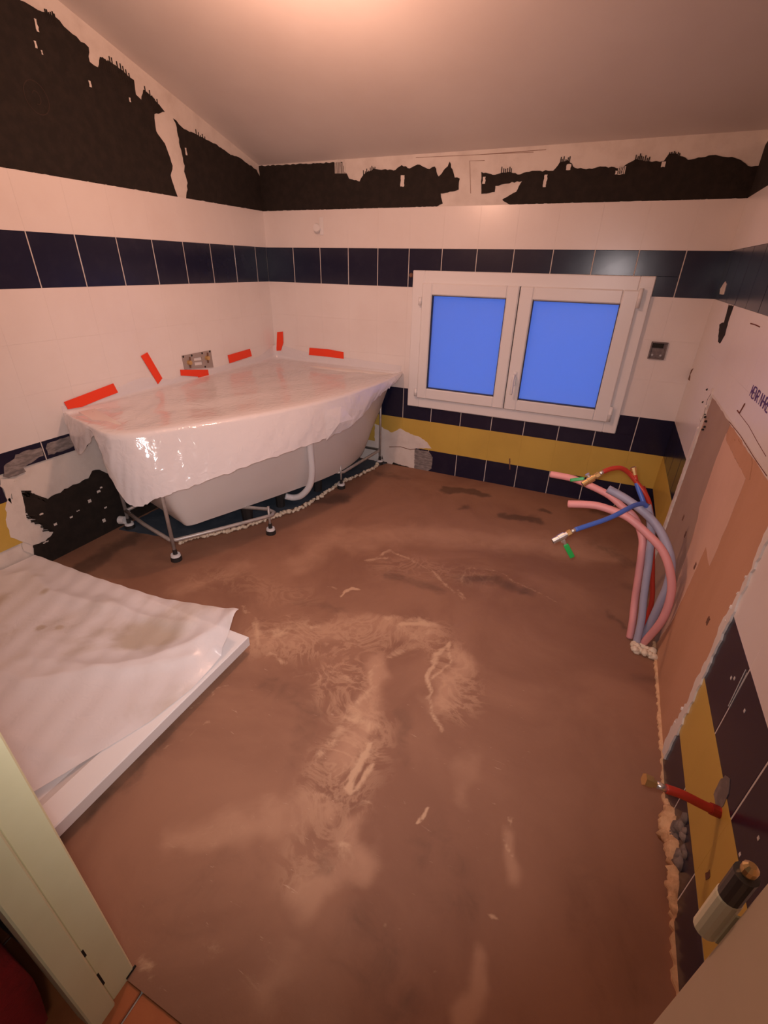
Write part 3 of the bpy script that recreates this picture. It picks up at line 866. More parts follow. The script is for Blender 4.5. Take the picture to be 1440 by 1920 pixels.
pm.tube([mapR(*onR(*p), .0006) for p in c4([(875, 793), (910, 803), (942, 818)])], .0018, 5, False)
pm.tube([mapR(*onR(*p), .0004) for p in c4([(795, 1445), (860, 1530), (920, 1640), (985, 1750)])], .0008, 5, False)
pm.tube([mapR(*onR(*p), .0004) for p in c4([(720, 1500), (800, 1600), (900, 1760), (990, 1890)])], .0010, 5, False)
pm.build('pencil_marks', 'pencil', wall_right)
# purple stamp: two short blurred words of close upright strokes
st = MB()
s0, z0 = onR(*c4([(880, 1275)])[0]); s1, z1 = onR(*c4([(1010, 1395)])[0])
def stamp_word(t0, t1, glyphs):
    n = len(glyphs)
    for i, gph in enumerate(glyphs):
        ta = t0 + (t1 - t0) * i / n; tb = t0 + (t1 - t0) * (i + .8) / n
        P = lambda x, y: (s0 + (s1 - s0) * (ta + (tb - ta) * x), z0 + (z1 - z0) * (ta + (tb - ta) * x) + (y - .5) * .030)
        for (xa, ya, xb, yb) in gph: strip_rect(st, mapR, P(xa, ya), P(xb, yb), .004, -.0002, .0007)
gM = [(0, 0, 0, 1), (0, 1, .5, .3), (.5, .3, 1, 1), (1, 0, 1, 1)]; gE = [(0, 0, 0, 1), (0, 0, 1, 0), (0, .5, .8, .5), (0, 1, 1, 1)]
gN = [(0, 0, 0, 1), (0, 1, 1, 0), (1, 0, 1, 1)]; gR = [(0, 0, 0, 1), (0, 1, 1, .9), (1, .9, .9, .5), (.9, .5, 0, .5), (.3, .5, 1, 0)]; gH = [(0, 0, 0, 1), (1, 0, 1, 1), (0, .5, 1, .5)]
stamp_word(0, .46, [gM, gE, gN, gR]); stamp_word(.54, 1.02, [gN, gH, gR, gE])
st.build('ink_stamp', 'ink', wall_right)
# scuffs on dark lower tiles right
sc = MB()
for a, b in (((1135, 30), (965, 385)), ((1150, 60), (975, 400))):
    sc.tube([mapR(*onR(*c6([a])[0]), .0004), mapR(*onR(*c6([b])[0]), .0004)], .0009, 5, False)
for a, b in [(990, 110), (1022, 115), (1120, 432), (1255, 1672), (1075, 1830)]:
    s, z = onR(*c6([(a, b)])[0]); slab([(s - .003, z - .003), (s + .003, z - .003), (s + .003, z + .004), (s - .003, z + .004)], mapR, -.0002, .0006, sc)
sc.build('scratch_marks', 'grout', wall_right)
s, z = onR(*c7([(765, 470)])[0])
slab(rag([(s - .008, z - .01), (s + .004, z - .012), (s + .008, z + .01), (s - .004, z + .012)], .006, .002), mapR, -.0005, .0008).build('scuff_mark', 'rust', wall_right)

# floor edge: foam and mortar along the right wall
def blob_chain(name, pts, rad, m, jitter=.5, flat=1.0, sub=2):
    mb = MB()
    for p, r in zip(pts, rad):
        bm = bmesh.new(); bmesh.ops.create_icosphere(bm, subdivisions=sub, radius=1)
        k = random.randrange(1000)
        V = []
        for v in bm.verts:
            n = 1 + jitter * (random.random() - .5)
            V.append(Vector(p) + Vector((v.co.x * r * n, v.co.y * r * n, v.co.z * r * n * flat)))
        mb.add(V, [[v.index for v in f.verts] for f in bm.faces]); bm.free()
    return mb.build(name, m, None, True)

def foam_tube(pts, rad, m, name, seg=14):
    mb = MB(); mb.tube(pts, rad, seg)
    out = []
    for v in mb.v:
        a = np.array(v); k = 1.0
        n1 = float(fbm(np.array([a[1] * 1.0 + 3]), np.array([a[2] * 1.0 + a[0] + 5]), 55, 3, 4)[0])
        c = min(pts, key=lambda p: (p - Vector(v)).length)
        out.append(tuple(Vector(c) + (Vector(v) - Vector(c)) * (1 + 2.2 * n1)))
    mb.v = out
    return mb.build(name, m, None, True)
pts, rad = [], []
for i in range(60):
    t = i / 59; q = 1.86 + .30 * t
    k = math.sin(math.pi * t) ** .7
    pts.append(Vector((W + RT * q + .006 - .004 * k, -q, .006 + .042 * k))); rad.append(.004 + .021 * k * random.uniform(.75, 1.1))
tag(foam_tube(pts, rad, 'foam_orange', 'expanding_foam'), 'ragged orange lump of expanding foam at the foot of the right wall', 'foam')
pts, rad = [], []
for i in range(16):
    s = 1.98 + .10 * random.random(); pts.append((W + RT * s + .004, -s, .06 + .075 * random.random())); rad.append(random.uniform(.010, .018))
tag(blob_chain('mortar_lump', pts, rad, 'mortar', .4), 'grey crumbling mortar lump above the orange foam, beside the yellow tiles', 'mortar')
def seam(sa, sb, wmin, wmax, h, parent):
    n = int((sb - sa) / .008); inner = []; outer = []
    for i in range(n + 1):
        q = sa + (sb - sa) * i / n; xw = W + RT * q
        inner.append((xw - random.uniform(wmin, wmax), -q)); outer.append((xw + .004, -q))
    m_ = MB()
    slab(inner + outer[::-1], mapF, -.001, h, m_)
    return m_.build('crumbled_edge', 'foam_orange', parent)
seam(1.20, 1.88, .001, .008, .006, floor); seam(2.12, 2.66, .001, .012, .008, floor)
pts, rad = [], []
for i in range(26):
    pts.append((2.555 - .075 * random.random() ** 1.6, -1.245 - .05 * random.random(), .004 + .012 * random.random())); rad.append(random.uniform(.008, .016))
tag(blob_chain('pipe_foam', pts, rad, 'foam', .45, .8), 'cream expanding foam around the foot of the pipe bundle', 'foam')

# ------------------------------------------------------------------ window
win = empty('window_1', (1.677, -.02, WIN[2]))
tag(win, 'white two-sash window with blue frosted panes in the back wall', 'window', kind='structure')
def ringbox(mb, x0, x1, z0, z1, wl_, wr_, wt, wb_, y0, y1, e=.004):
    mb.bbox((x0, y0, z0), (x0 + wl_, y1, z1), e); mb.bbox((x1 - wr_, y0, z0), (x1, y1, z1), e)
    mb.bbox((x0 + wl_ - .001, y0, z1 - wt), (x1 - wr_ + .001, y1, z1), e); mb.bbox((x0 + wl_ - .001, y0, z0), (x1 - wr_ + .001, y1, z0 + wb_), e)
f = MB(); ringbox(f, WIN[0], WIN[1], WIN[2], WIN[3], .075, .068, .07, .072, -.022, .07); f.build('frame', 'upvc', win)
def sash(x0, x1, z0, z1, gx0, gx1, gz0, gz1):
    f = MB(); ringbox(f, x0, x1, z0, z1, gx0 - x0, x1 - gx1, z1 - gz1, gz0 - z0, -.042, .03, .006)
    o = f.build('sash', 'upvc', win)
    g = MB(); ringbox(g, gx0 - .002, gx1 + .002, gz0 - .002, gz1 + .002, .006, .006, .006, .006, -.036, -.010, .001); g.build('gasket', 'gasket', o)
    MB().box((gx0 - .004, -.004, gz0 - .004), (gx1 + .004, .0, gz1 + .004)).build('pane', 'glass', o)
    return o
s1_ = sash(1.113, 1.6695, .508, 1.176, 1.175, 1.605, .574, 1.112)
s2_ = sash(1.6755, 2.253, .508, 1.176, 1.747, 2.178, .572, 1.110)
h = MB(); h.bbox((1.703, -.050, .655), (1.725, -.042, .735), .003)
hd = h.build('handle', 'white_plastic', s2_)
MB().tube(catmull([(1.7135, -.048, .715), (1.7135, -.072, .716), (1.7135, -.082, .70), (1.713, -.082, .66), (1.7125, -.078, .608)], 5), .0075, 8).build('handle_lever', 'white_plastic', s2_, True)
for x, z0, z1 in ((2.258, 1.095, 1.185), (2.258, .515, .597), (1.106, 1.055, 1.10), (1.106, .52, .565)):
    hb_ = MB(); hb_.tube([(x, -.040, z0), (x, -.040, z1)], .010, 10); hb_.tube([(x, -.040, (z0 + z1) / 2 - .002), (x, -.040, (z0 + z1) / 2 + .002)], .0115, 10)
    hb_.build('hinge', 'white_plastic', win, True)
# shadow gap between the sashes
MB().box((1.6695, -.030, .51), (1.6755, .02, 1.174)).build('centre_gap', 'gap', win)

# small reveal outside so the panes stand in the thickness of the wall
# ------------------------------------------------------------------ junction box on back wall
jb = empty('junction_box', (2.40, 0, .90))
tag(jb, 'empty grey recessed junction box on back wall right of the window', 'junction box')
q = [onB(*p) for p in c4([(155, 925), (222, 925), (230, 915), (275, 915), (248, 1050), (145, 1050)])]
cx_, cz_ = sum(a for a, _ in q) / 6, sum(b for _, b in q) / 6
x0, x1, z0, z1 = 2.366, 2.442, .858, .942
bx_ = MB(); ringbox(bx_, x0, x1, z0, z1, .006, .006, .006, .006, -.010, .004, .001); bx_.build('rim', 'box_grey', jb)
MB().box((x0 + .004, -.0025, z0 + .004), (x1 - .004, .002, z1 - .004)).build('back_plate', 'box_grey', jb)
MB().bbox((x0 + .004, -.009, z1 - .028), (x1 - .018, -.001, z1 - .006), .002).build('inner_flap', 'dark', jb)
for dx in (.018, .056):
    MB().tube([(x0 + dx, -.002, z0 + .02), (x0 + dx, -.006, z0 + .02)], .005, 8).build('screw', 'steel', jb)

# white peg on the back wall
pg = empty('wall_peg', (.413, 0, 1.47)); tag(pg, 'small round white peg on a slim plate near the left corner', 'wall peg')
x, z = onB(603, 423)
MB().bbox((x - .012, -.006, z - .05), (x + .014, .0, z + .045), .002).build('mounting_plate', 'white_plastic', pg)
x2, z2 = onB(596, 428)
MB().tube([(x2 + .012, -.004, z2), (x2 + .012, -.030, z2), (x2 + .012, -.032, z2), (x2 + .012, -.040, z2)], [.012, .012, .024, .021], 16).build('knob', 'white_plastic', pg, False)
# screw anchor by the window's upper left corner
a = onB(771, 516); MB().tube([mapB(*a, -.001), mapB(*a, .008)], [.014, .010], 8).build('screw_anchor', 'rust', wall_back)

# ------------------------------------------------------------------ faucet mounting plate on left wall
fp = empty('faucet_plate', mapL(.745, .74)); tag(fp, 'grey metal faucet mounting plate with two slots on left wall', 'mounting plate')
Pq = [onL(340, 667), onL(394, 656.5), onL(399, 688.5), onL(345, 692)]
def PP(u, v):
    a = Vector(Pq[0]) * (1 - u) + Vector(Pq[1]) * u; b = Vector(Pq[3]) * (1 - u) + Vector(Pq[2]) * u
    q_ = a * (1 - v) + b * v; return (q_.x, q_.y)
grid_u = [0, .36, .63, 1]; grid_v = [0, .30, .50, .58, .80, 1]
pm = MB()
for i in range(3):
    for j in range(5):
        if i == 1 and j in (1, 3): continue
        slab([PP(grid_u[i], grid_v[j]), PP(grid_u[i + 1], grid_v[j]), PP(grid_u[i + 1], grid_v[j + 1]), PP(grid_u[i], grid_v[j + 1])], mapL, .001, .006, pm)
pm.build('plate', 'plate_metal', fp)
for u, v in ((.17, .55), (.80, .40)):
    c = PP(u, v)
    MB().tube([mapL(*c, .005), mapL(*c, .022)], [.013, .012], 10).build('pipe_stub', 'brass', fp)
    MB().tube([mapL(c[0] - .004, c[1] - .03, .008), mapL(c[0] - .012, c[1] + .028, .008)], .005, 6).build('bracket_tab', 'rust', fp)
for u, v in ((.03, .08), (.31, .10), (.67, .08), (.95, .06), (.70, .93)):
    c = PP(u, v); MB().tube([mapL(*c, .0055), mapL(*c, .0068)], .006, 8).build('screw_hole', 'dark', fp)

# ------------------------------------------------------------------ bathtub
tub = empty('bathtub', (.45, -.8, 0)); tag(tub, 'white corner bathtub on a bare metal frame, wrapped in clear film', 'bathtub')
KEY = [((.010, -1.53), (.06, -1.33)), ((.25, -1.61), (.25, -1.385)), ((.42, -1.665), (.40, -1.43)), ((.505, -1.615), (.475, -1.44)), ((.585, -1.485), (.525, -1.33)),
       ((.72, -1.26), (.625, -1.07)), ((.85, -.98), (.745, -.74)), ((.93, -.69), (.80, -.52)), ((.972, -.42), (.81, -.36)), ((.978, -.2), (.79, -.18)), ((.968, -.012), (.74, -.10))]
rimP = catmull([(*k[0], 0) for k in KEY], 6); botP = catmull([(*k[1], 0) for k in KEY], 6)
for t in (.25, .5, .75, 1): rimP.append(Vector((.968 + (.010 - .968) * t, -.012, 0))); botP.append(Vector((.74 + (.06 - .74) * t, -.10, 0)))
for t in (.2, .4, .6, .8): rimP.append(Vector((.010, -.012 + (-1.53 + .012) * t, 0))); botP.append(Vector((.06, -.10 + (-1.33 + .10) * t, 0)))
N = len(rimP); cen = Vector((.42, -.72, 0))
def ringat(off_in, f, z):
    out = []
    for r, b in zip(rimP, botP):
        d = (r - cen); d = d * (1 - off_in / d.length)
        rr = cen + d
        q = rr.lerp(b, f); out.append((q.x, q.y, z))
    return out
prof = [ringat(.0, 0, .600), ringat(0, 0, .632), ringat(.006, 0, .640), ringat(.075, 0, .640), ringat(.085, 0, .632), ringat(.11, .15, .50), ringat(.14, .35, .36), ringat(.20, .55, .27), ringat(.33, .7, .245)]
V = []; F = []
rings = prof
for r in rings: V += r
for i in range(len(rings) - 1):
    for k in range(N):
        k2 = (k + 1) % N; F.append((i * N + k, i * N + k2, (i + 1) * N + k2, (i + 1) * N + k))
V.append((cen.x, cen.y, .24)); c_ = len(V) - 1
for k in range(N): F.append(((len(rings) - 1) * N + k, (len(rings) - 1) * N + (k + 1) % N, c_))
shade_auto(link('basin', V, F, 'tub', tub), 50)
V = []; F = []
rings = [ringat(.0, 0, .600), ringat(.04, .02, .598), ringat(.045, .12, .55), ringat(.045, .40, .38), ringat(.035, .72, .22), ringat(.012, .93, .135), ringat(.012, .99, .115), ringat(.05, 1.0, .11)]
for r in rings: V += r
for i in range(len(rings) - 1):
    for k in range(N):
        k2 = (k + 1) % N; F.append((i * N + k, (i + 1) * N + k, (i + 1) * N + k2, i * N + k2))
V.append((.42, -.72, .108)); c_ = len(V) - 1
for k in range(N): F.append(((len(rings) - 1) * N + (k + 1) % N, (len(rings) - 1) * N + k, c_))
shade_auto(link('shell', V, F, 'tub', tub), 40)
# frame rails
FT = {'left': (.059, -1.462), 'front': (.506, -1.577), 'mid': (.757, -1.178), 'back': (.812, -.518), 'right': (.860, -.039)}
zr = .105
def r3(p, z): return (p[0], p[1], z)
rail = MB()
rail.tube([r3(FT['left'], zr), (.27, -1.525, zr), (.49, -1.575, zr), (.515, -1.560, zr), (.62, -1.40, zr), (.745, -1.20, zr), (.765, -1.165, zr), (.757, -1.135, zr), (.70, -1.12, zr), (.45, -1.20, zr), (.20, -1.30, zr)], .0095, 8)
rail.build('frame_rail', 'zinc', tub, True)
MB().tube([(.30, -.52, zr), (.80, -.52, zr), (.82, -.50, zr), (.855, -.06, zr), (.85, -.03, zr), (.4, -.03, zr)], .0095, 8).build('frame_rail', 'zinc', tub, True)
MB().tube([(.06, -1.46, zr), (.06, -.8, zr), (.06, -.1, zr)], .0095, 8).build('frame_rail', 'zinc', tub, True)
for nm, top in (('left', .60), ('front', .60), ('right', .60), ('mid', .16), ('back', .17)):
    p = FT[nm]
    MB().tube([r3(p, .03), r3(p, top)], .0062 if nm in ('mid', 'back') else .0085, 8).build('upright', 'zinc', tub, True)
    ft = MB().tube([r3(p, .0), r3(p, .020), r3(p, .021), r3(p, .026)], [.026, .025, .018, .014], 14).build('foot', 'rubber', tub)
    MB().tube([r3(p, .022), r3(p, .034)], [.023, .021], 14).build('foot_washer', 'white_plastic', ft)
    MB().tube([r3(p, .034), r3(p, .060)], [.011, .009], 8).build('foot_nut', 'rubber', ft)
MB().tube([(.70, -.62, .11), (.70, -.62, .0)], [.03, .026], 10).build('support_leg', 'rubber', tub)
MB().tube([(.56, -1.12, .11), (.56, -1.12, .004)], [.035, .028], 10).build('support_leg', 'rubber', tub)
MB().tube([(.62, -.90, .11), (.62, -.90, .004)], [.03, .026], 10).build('support_leg', 'rubber', tub)
MB().tube([(.012, -1.475, .045), (.042, -1.468, .047)], [.022, .020], 14).build('wall_buffer', 'white_plastic', tub, False)
hosep = [atY(576, 775, -.86) + Vector((-.02, 0, .0)), atY(578, 800, -.86), atY(582, 845, -.85), atY(585, 885, -.84), atY(580, 912, -.835), atY(565, 929, -.84), atY(549, 933, -.85), atY(535, 930, -.88)]
MB().tube(catmull(hosep, 5), .0185, 12).build('overflow_hose', 'white_plastic', tub, True)

# foam bead where the new screed meets the old floor
fpx = [(338, 1020), (372, 1010), (420, 1000), (460, 990), (500, 976), (530, 965), (560, 956), (590, 940), (620, 920), (640, 907), (670, 895), (700, 880), (712, 868)]
line = catmull([(*onF(*p), .010) for p in fpx], 8)
pts, rad = [], []
for p in line:
    for _ in range(2):
        pts.append(p + Vector((random.uniform(-.008, .008), random.uniform(-.008, .008), random.uniform(-.004, .006)))); rad.append(random.uniform(.008, .015))
tag(blob_chain('foam_bead', pts, rad, 'foam', .5, .8, 1), 'long lumpy bead of white foam on the floor under the bathtub', 'foam')

# ------------------------------------------------------------------ film over the tub
K = [((0, -1.585, .675), (.02, -1.59, .655), (.045, -1.61, .575)),
     ((0, -1.47, .685), (.13, -1.630, .655), (.157, -1.66, .506)),
     ((0, -1.30, .700), (.26, -1.665, .655), (.345, -1.69, .630)),
     ((0, -1.16, .720), (.40, -1.700, .654), (.405, -1.722, .500)),
     ((0, -1.05, .705), (.465, -1.695, .652), (.505, -1.725, .362)),
     ((0, -.96, .680), (.535, -1.635, .652), (.605, -1.670, .396)),
     ((0, -.84, .690), (.61, -1.505, .652), (.685, -1.545, .420)),
     ((0, -.66, .685), (.745, -1.275, .652), (.82, -1.310, .460)),
     ((0, -.44, .690), (.875, -.99, .652), (.94, -1.010, .478)),
     ((0, -.20, .690), (.955, -.70, .652), (.995, -.71, .498)),
     ((.02, -.003, .745), (.997, -.43, .652), (1.01, -.435, .576)),
     ((.28, 0, .715), (1.004, -.27, .652), (1.02, -.275, .608)),
     ((.60, 0, .705), (1.003, -.13, .655), (1.015, -.14, .628)),
     ((.985, 0, .690), (1.0, -.025, .662), (1.004, -.025, .640))]
n_s, n_t = 14, 46
A_ = catmull([k[0] for k in K], n_s); B_ = catmull([k[1] for k in K], n_s); C_ = catmull([k[2] for k in K], n_s)
V = []; F = []
NS = len(A_)
for i in range(NS):
    a, b, c = A_[i], B_[i], C_[i]
    a = Vector((max(a.x, .0015), min(a.y, -.0015), a.z))
    s = i / (NS - 1)
    for j in range(n_t + 1):
        t = j / n_t
        wallp = Vector((a.x, a.y, .652 - .002))
        if t < .12:
            p = a.lerp(wallp, t / .12)
        elif t < .62:
            f = (t - .12) / .5
            p = wallp.lerp(b, f)
            inner = max(0, min(1, min(f, 1 - f) * 3.6 - .10))
            p.z -= .016 * inner * inner * (3 - 2 * inner)
            p.z += inner * (.0016 * math.sin(s * 47 + f * 7) + .0012 * math.sin(s * 23 - f * 19) + .0014 * math.sin(p.x * 31 + 2 * math.sin(p.y * 17)))
        else:
            f = (t - .62) / .38
            p = b.lerp(c, f)
            rag_ = .008 * math.sin(i * .9) * math.sin(i * .31 + 1) + .002 * math.sin(i * 2.3)
            p.z += -abs(rag_) * f
            out = (b - Vector((.42, -.72, b.z))).normalized()
            p += out * (.004 * math.sin(i * .16) * f + .0022 * math.sin(i * .5 + 5 * f) * f * (1 - f) * 3 + .0015 * math.sin(i * 1.3 + f * 14) * f + .007 * math.sin(math.pi * f))
        V.append(p)
R_ = n_t + 1
for i in range(NS - 1):
    for j in range(n_t):
        F.append((i * R_ + j, (i + 1) * R_ + j, (i + 1) * R_ + j + 1, i * R_ + j + 1))
tf = link('protective_film', V, F, 'film', None, True)
tag(tf, 'wrinkled translucent plastic film draped over the bathtub', 'plastic film')
# overlapping film scrap taped at the front
sp = []
for (u, v) in ((612, 770), (640, 762), (662, 786), (650, 802), (628, 813), (612, 826)):
    D = ray(u, v)
    # lies on the hanging film plane through the rim there
    n_ = Vector((.93, -.30, .15)).normalized(); d_ = n_.dot(Vector((1.045, -.62, .55)))
    sp.append(CAMLOC + D * ((d_ - n_.dot(CAMLOC)) / n_.dot(D)))
ctr = sum(sp, Vector()) / 6 + Vector((.012, -.006, .004))
MB().add(sp + [ctr], [(i, 6, (i + 1) % 6) for i in range(6)]).build('film_flap', 'film', tf)

# ------------------------------------------------------------------ orange tapes
TP = [(WL, [(118.7, 753.7), (211, 718.7), (220, 735.7), (185, 749), (152.5, 762.5), (126, 767)], 'long orange tape strip at far left above the loose film corner'),
      (WL, [(263, 667.5), (275, 660.5), (303, 709), (295, 720)], 'steeply slanted orange tape strip left of the faucet plate'),
      (WL, [(337, 693), (388.7, 693), (391, 708), (371, 707.5), (370, 706), (338, 704)], 'level orange tape strip directly under the faucet plate'),
      (WL, [(426, 666), (467.5, 654), (471, 667.5), (429.5, 681)], 'tilted orange tape strip right of the faucet plate'),
      (WB, [(520.5, 622.5), (531, 621.5), (532, 642.5), (527.5, 657), (519, 657.5)], 'short upright orange tape strip in the room corner'),
      (WB, [(581, 652), (615, 654.5), (644.5, 660), (645, 672.5), (605, 667.5), (580, 665.5)], 'flat orange tape strip on the back wall nearest the window')]
for side, px, lab in TP:
    fn = onL if side == WL else onB
    o = slab([fn(*p) for p in px], MAPS[side], .0030, .0062).build('tape_strip', 'tape')
    tag(o, lab, 'tape', 'orange tapes holding the film')

# ------------------------------------------------------------------ shower tray and its film
tr = empty('shower_tray', (.6, -2.27, 0)); tag(tr, 'flat white shower tray lying on the floor at left', 'shower tray')
TX0, TX1, TY0, TY1, TZ0, TZ1 = .012, 1.203, -2.685, -1.90, .032, .072
g0 = [(TX0, TY0), (TX1, TY0), (TX1, TY1), (TX0, TY1)]
def sq(i, z): return [(TX0 + i, TY0 + i, z), (TX1 - i, TY0 + i, z), (TX1 - i, TY1 - i, z), (TX0 + i, TY1 - i, z)]
rg = [sq(.02, TZ0), sq(0, TZ0), sq(0, TZ1 - .003), sq(.003, TZ1), sq(.075, TZ1), sq(.11, TZ1 - .018), sq(.25, TZ1 - .021)]
V = [p for r in rg for p in r]; F = []
for i in range(len(rg) - 1):
    for k in range(4): F.append((i * 4 + k, i * 4 + (k + 1) % 4, (i + 1) * 4 + (k + 1) % 4, (i + 1) * 4 + k))
n = len(rg) * 4; F.append((n - 4, n - 3, n - 2, n - 1)); F.append((3, 2, 1, 0))
link('basin', V, F, 'white_plastic', tr)
for px_, py_ in ((.15, -2.0), (1.05, -2.0), (.15, -2.6), (1.05, -2.6), (.6, -2.3)):
    MB().bbox((px_ - .04, py_ - .04, 0.001), (px_ + .04, py_ + .04, TZ0), .004).build('foot', 'rubber', tr)

def edge_x(y):
    ks = [(-2.70, 1.03), (-2.56, 1.083), (-2.414, 1.136), (-2.30, 1.175), (-2.157, 1.196), (-1.98, 1.188), (-1.90, 1.178)]
    for (a, b), (c, d) in zip(ks[:-1], ks[1:]):
        if a <= y <= c: return b + (d - b) * (y - a) / (c - a)
    return 1.178
bz = [(0, .083), (.16, .082), (.4, .084), (.60, .092), (.78, .108), (1.0, .150), (1.1, .168), (1.2, .180)]
def back_z(x):
    for (a, b), (c, d) in zip(bz[:-1], bz[1:]):
        if a <= x <= c: return b + (d - b) * (x - a) / (c - a)
    return .232
def seg_d(x, y, a, b):
    dx, dy = b[0] - a[0], b[1] - a[1]; t = max(0, min(1, ((x - a[0]) * dx + (y - a[1]) * dy) / (dx * dx + dy * dy)))
    return math.hypot(x - a[0] - t * dx, y - a[1] - t * dy), t
NXF, NYF = 120, 90
V = []; stain = []
for j in range(NYF + 1):
    y = -2.69 + (.79) * j / NYF
    ex = edge_x(y)
    for i in range(NXF + 1):
        x = .004 + (ex - .004) * i / NXF
        z = .0765
        lift = (back_z(x) - .082)
        d = -1.90 - y
        z += lift * (math.exp(-(d / .07) ** 2) * .6 + .4 * math.exp(-(d / .16) ** 2))
        for pl_, hgt, w in ((((1.17, -1.93), (.98, -2.16), (.72, -2.37), (.15, -2.42)), .030, .05),
                            (((1.12, -2.08), (.95, -2.22), (.62, -2.30)), .014, .025), (((.62, -2.02), (.35, -2.05), (.12, -2.0), (.02, -2.12)), .020, .035),
                            (((1.0, -1.98), (.80, -2.0), (.55, -1.99)), .016, .022), (((1.08, -2.48), (.80, -2.52)), .008, .025), (((.35, -2.6), (.2, -2.2)), .008, .05)):
            dd, tt, m_ = 9, 0, len(pl_) - 1
            for q_ in range(m_):
                d1, t1 = seg_d(x, y, pl_[q_], pl_[q_ + 1])
                if d1 < dd: dd, tt = d1, (q_ + t1) / m_
            z += hgt * (1 - .55 * tt) * (.55 * math.exp(-dd / (w * .8)) + .45 * math.exp(-(dd / w) ** 2))
        z += .0025 * math.sin(x * 11 + 2 * math.sin(y * 7)) * math.sin(y * 9 + x * 4) + .0015 * math.sin(x * 63 + y * 21)
        ed = ex - x
        if ed < .03: z = .0745 + (z - .0745) * (.35 + .65 * ed / .03) if y < -2.02 else z
        if z < .0735: z = .0735
        V.append((x, y, z))
        sd = 0
        for (cx, cy, r, k) in ((.86, -2.12, .10, .75), (.74, -2.20, .12, .65), (.55, -2.14, .14, .3), (.96, -2.06, .05, .5), (.50, -2.19, .016, 1.1), (.56, -2.16, .014, 1.0), (.33, -2.06, .022, .8), (.30, -2.3, .14, .3), (.2, -2.0, .03, .6), (.60, -2.30, .06, .4)):
            sd = max(sd, k * math.exp(-(((x - cx) ** 2 + (y - cy) ** 2) / r ** 2)))
        stain.append(sd)
F = []
for j in range(NYF):
    for i in range(NXF):
        k = j * (NXF + 1) + i; F.append((k, k + 1, k + NXF + 2, k + NXF + 1))
fl_ = link('tray_film_sheet', V, F, 'tray_film', None, True)
at = fl_.data.attributes.new('stain', 'FLOAT', 'POINT'); at.data.foreach_set('value', stain)
tag(fl_, 'crumpled stained plastic sheet lying over the white shower tray', 'plastic sheet')

# ------------------------------------------------------------------ pipes on the right
def P3(pxl, ys_):
    if not isinstance(ys_, (list, tuple)): ys_ = [ys_] * len(pxl)
    return [atY(1000 + a / 4.57, 840 + b / 4.57, y) for (a, b), y in zip(pxl, ys_)]
def lin(a, b, n): return [a + (b - a) * i / (n - 1) for i in range(n)]
def sheath(name, pts, r, m, label, base=None, open_end=True):
    c = catmull(pts, 7)
    o = MB().tube(c, r, 12).build(name, m, None, True)
    tag(o, label, 'pipe sleeve', 'pipe sleeves of the bundle')
    if open_end:
        d = (c[-1] - c[-2]).normalized()
        MB().tube([c[-1] - d * .004, c[-1] + d * .0008], r * .72, 10).build('bore', 'gap', o)
    return o
B0 = (2.505, -1.232)
pB = P3([(960, 1600), (1100, 1480), (1180, 1250), (1170, 1050), (1100, 870), (960, 720), (820, 600), (690, 540), (520, 490), (300, 480)], [-1.235, -1.29, -1.29, -1.28, -1.26, -1.24, -1.22, -1.205, -1.195, -1.185])
pB[0] = Vector((2.518, -1.235, .003)); 
sheath('pipe_sleeve', pB, .0135, 'pink_pipe', 'pink pipe sleeve bowing out furthest right, its open end lower left')
pA = P3([(830, 1650), (850, 1480), (870, 1300), (900, 1100), (930, 880), (930, 760), (870, 600), (760, 500), (640, 400), (480, 320), (330, 260), (150, 225)], [-1.175, -1.175, -1.17, -1.165, -1.15, -1.13, -1.10, -1.08, -1.06, -1.04, -1.02, -1.0])
pA[0] = Vector((2.475, -1.215, .003)); pA[1] = atY(1000 + 850 / 4.57, 840 + 1480 / 4.57, -1.20)
sheath('pipe_sleeve', pA, .0130, 'pink_pipe', 'pink pipe sleeve rising straight at left, its tip highest and furthest back')
gB = P3([(960, 1500), (1085, 1330), (1150, 1180), (1180, 1020), (1160, 880), (1080, 700), (960, 560), (800, 440), (640, 350)], [-1.21, -1.24, -1.245, -1.24, -1.23, -1.19, -1.165, -1.14, -1.12])
gB[0] = Vector((2.522, -1.205, .003))
sheath('pipe_sleeve', gB, .0145, 'grey_pipe', 'thick grey pipe sleeve arching over the bundle with a cut open end')
gA = P3([(900, 1690), (925, 1480), (950, 1250), (985, 1000), (995, 900), (1010, 760), (1000, 600), (975, 490)], [-1.26, -1.225, -1.20, -1.18, -1.17, -1.16, -1.155, -1.15])
gA[0] = Vector((2.496, -1.245, .003))
sheath('pipe_sleeve', gA, .0130, 'grey_pipe', 'grey pipe sleeve standing upright in the middle of the bundle', open_end=True)

def valve(parent, p, d, hdir, m_body, hand_len, hand_m, name='valve'):
    d = d.normalized(); hdir = (hdir - d * hdir.dot(d)).normalized()
    b = MB().tube([p - d * .004, p + d * .018], .0062, 10).build('crimp_sleeve', 'nickel', parent, True)
    MB().tube([p + d * .016, p + d * .030], .0105, 6).build('nut', 'brass', parent)
    v = MB().tube([p + d * .030, p + d * .038, p + d * .039, p + d * .060, p + d * .061, p + d * .082], [.0085, .0085, .012, .012, .010, .010], 12).build('valve_body', m_body, parent)
    MB().tube([p + d * .0815, p + d * .0826], .0075, 10).build('outlet', 'gap', v)
    q = p + d * .05
    MB().tube([q, q + hdir * .018, q + hdir * .019, q + hdir * .024], [.007, .006, .008, .008], 10).build('valve_stem', 'nickel', v)
    return q, v

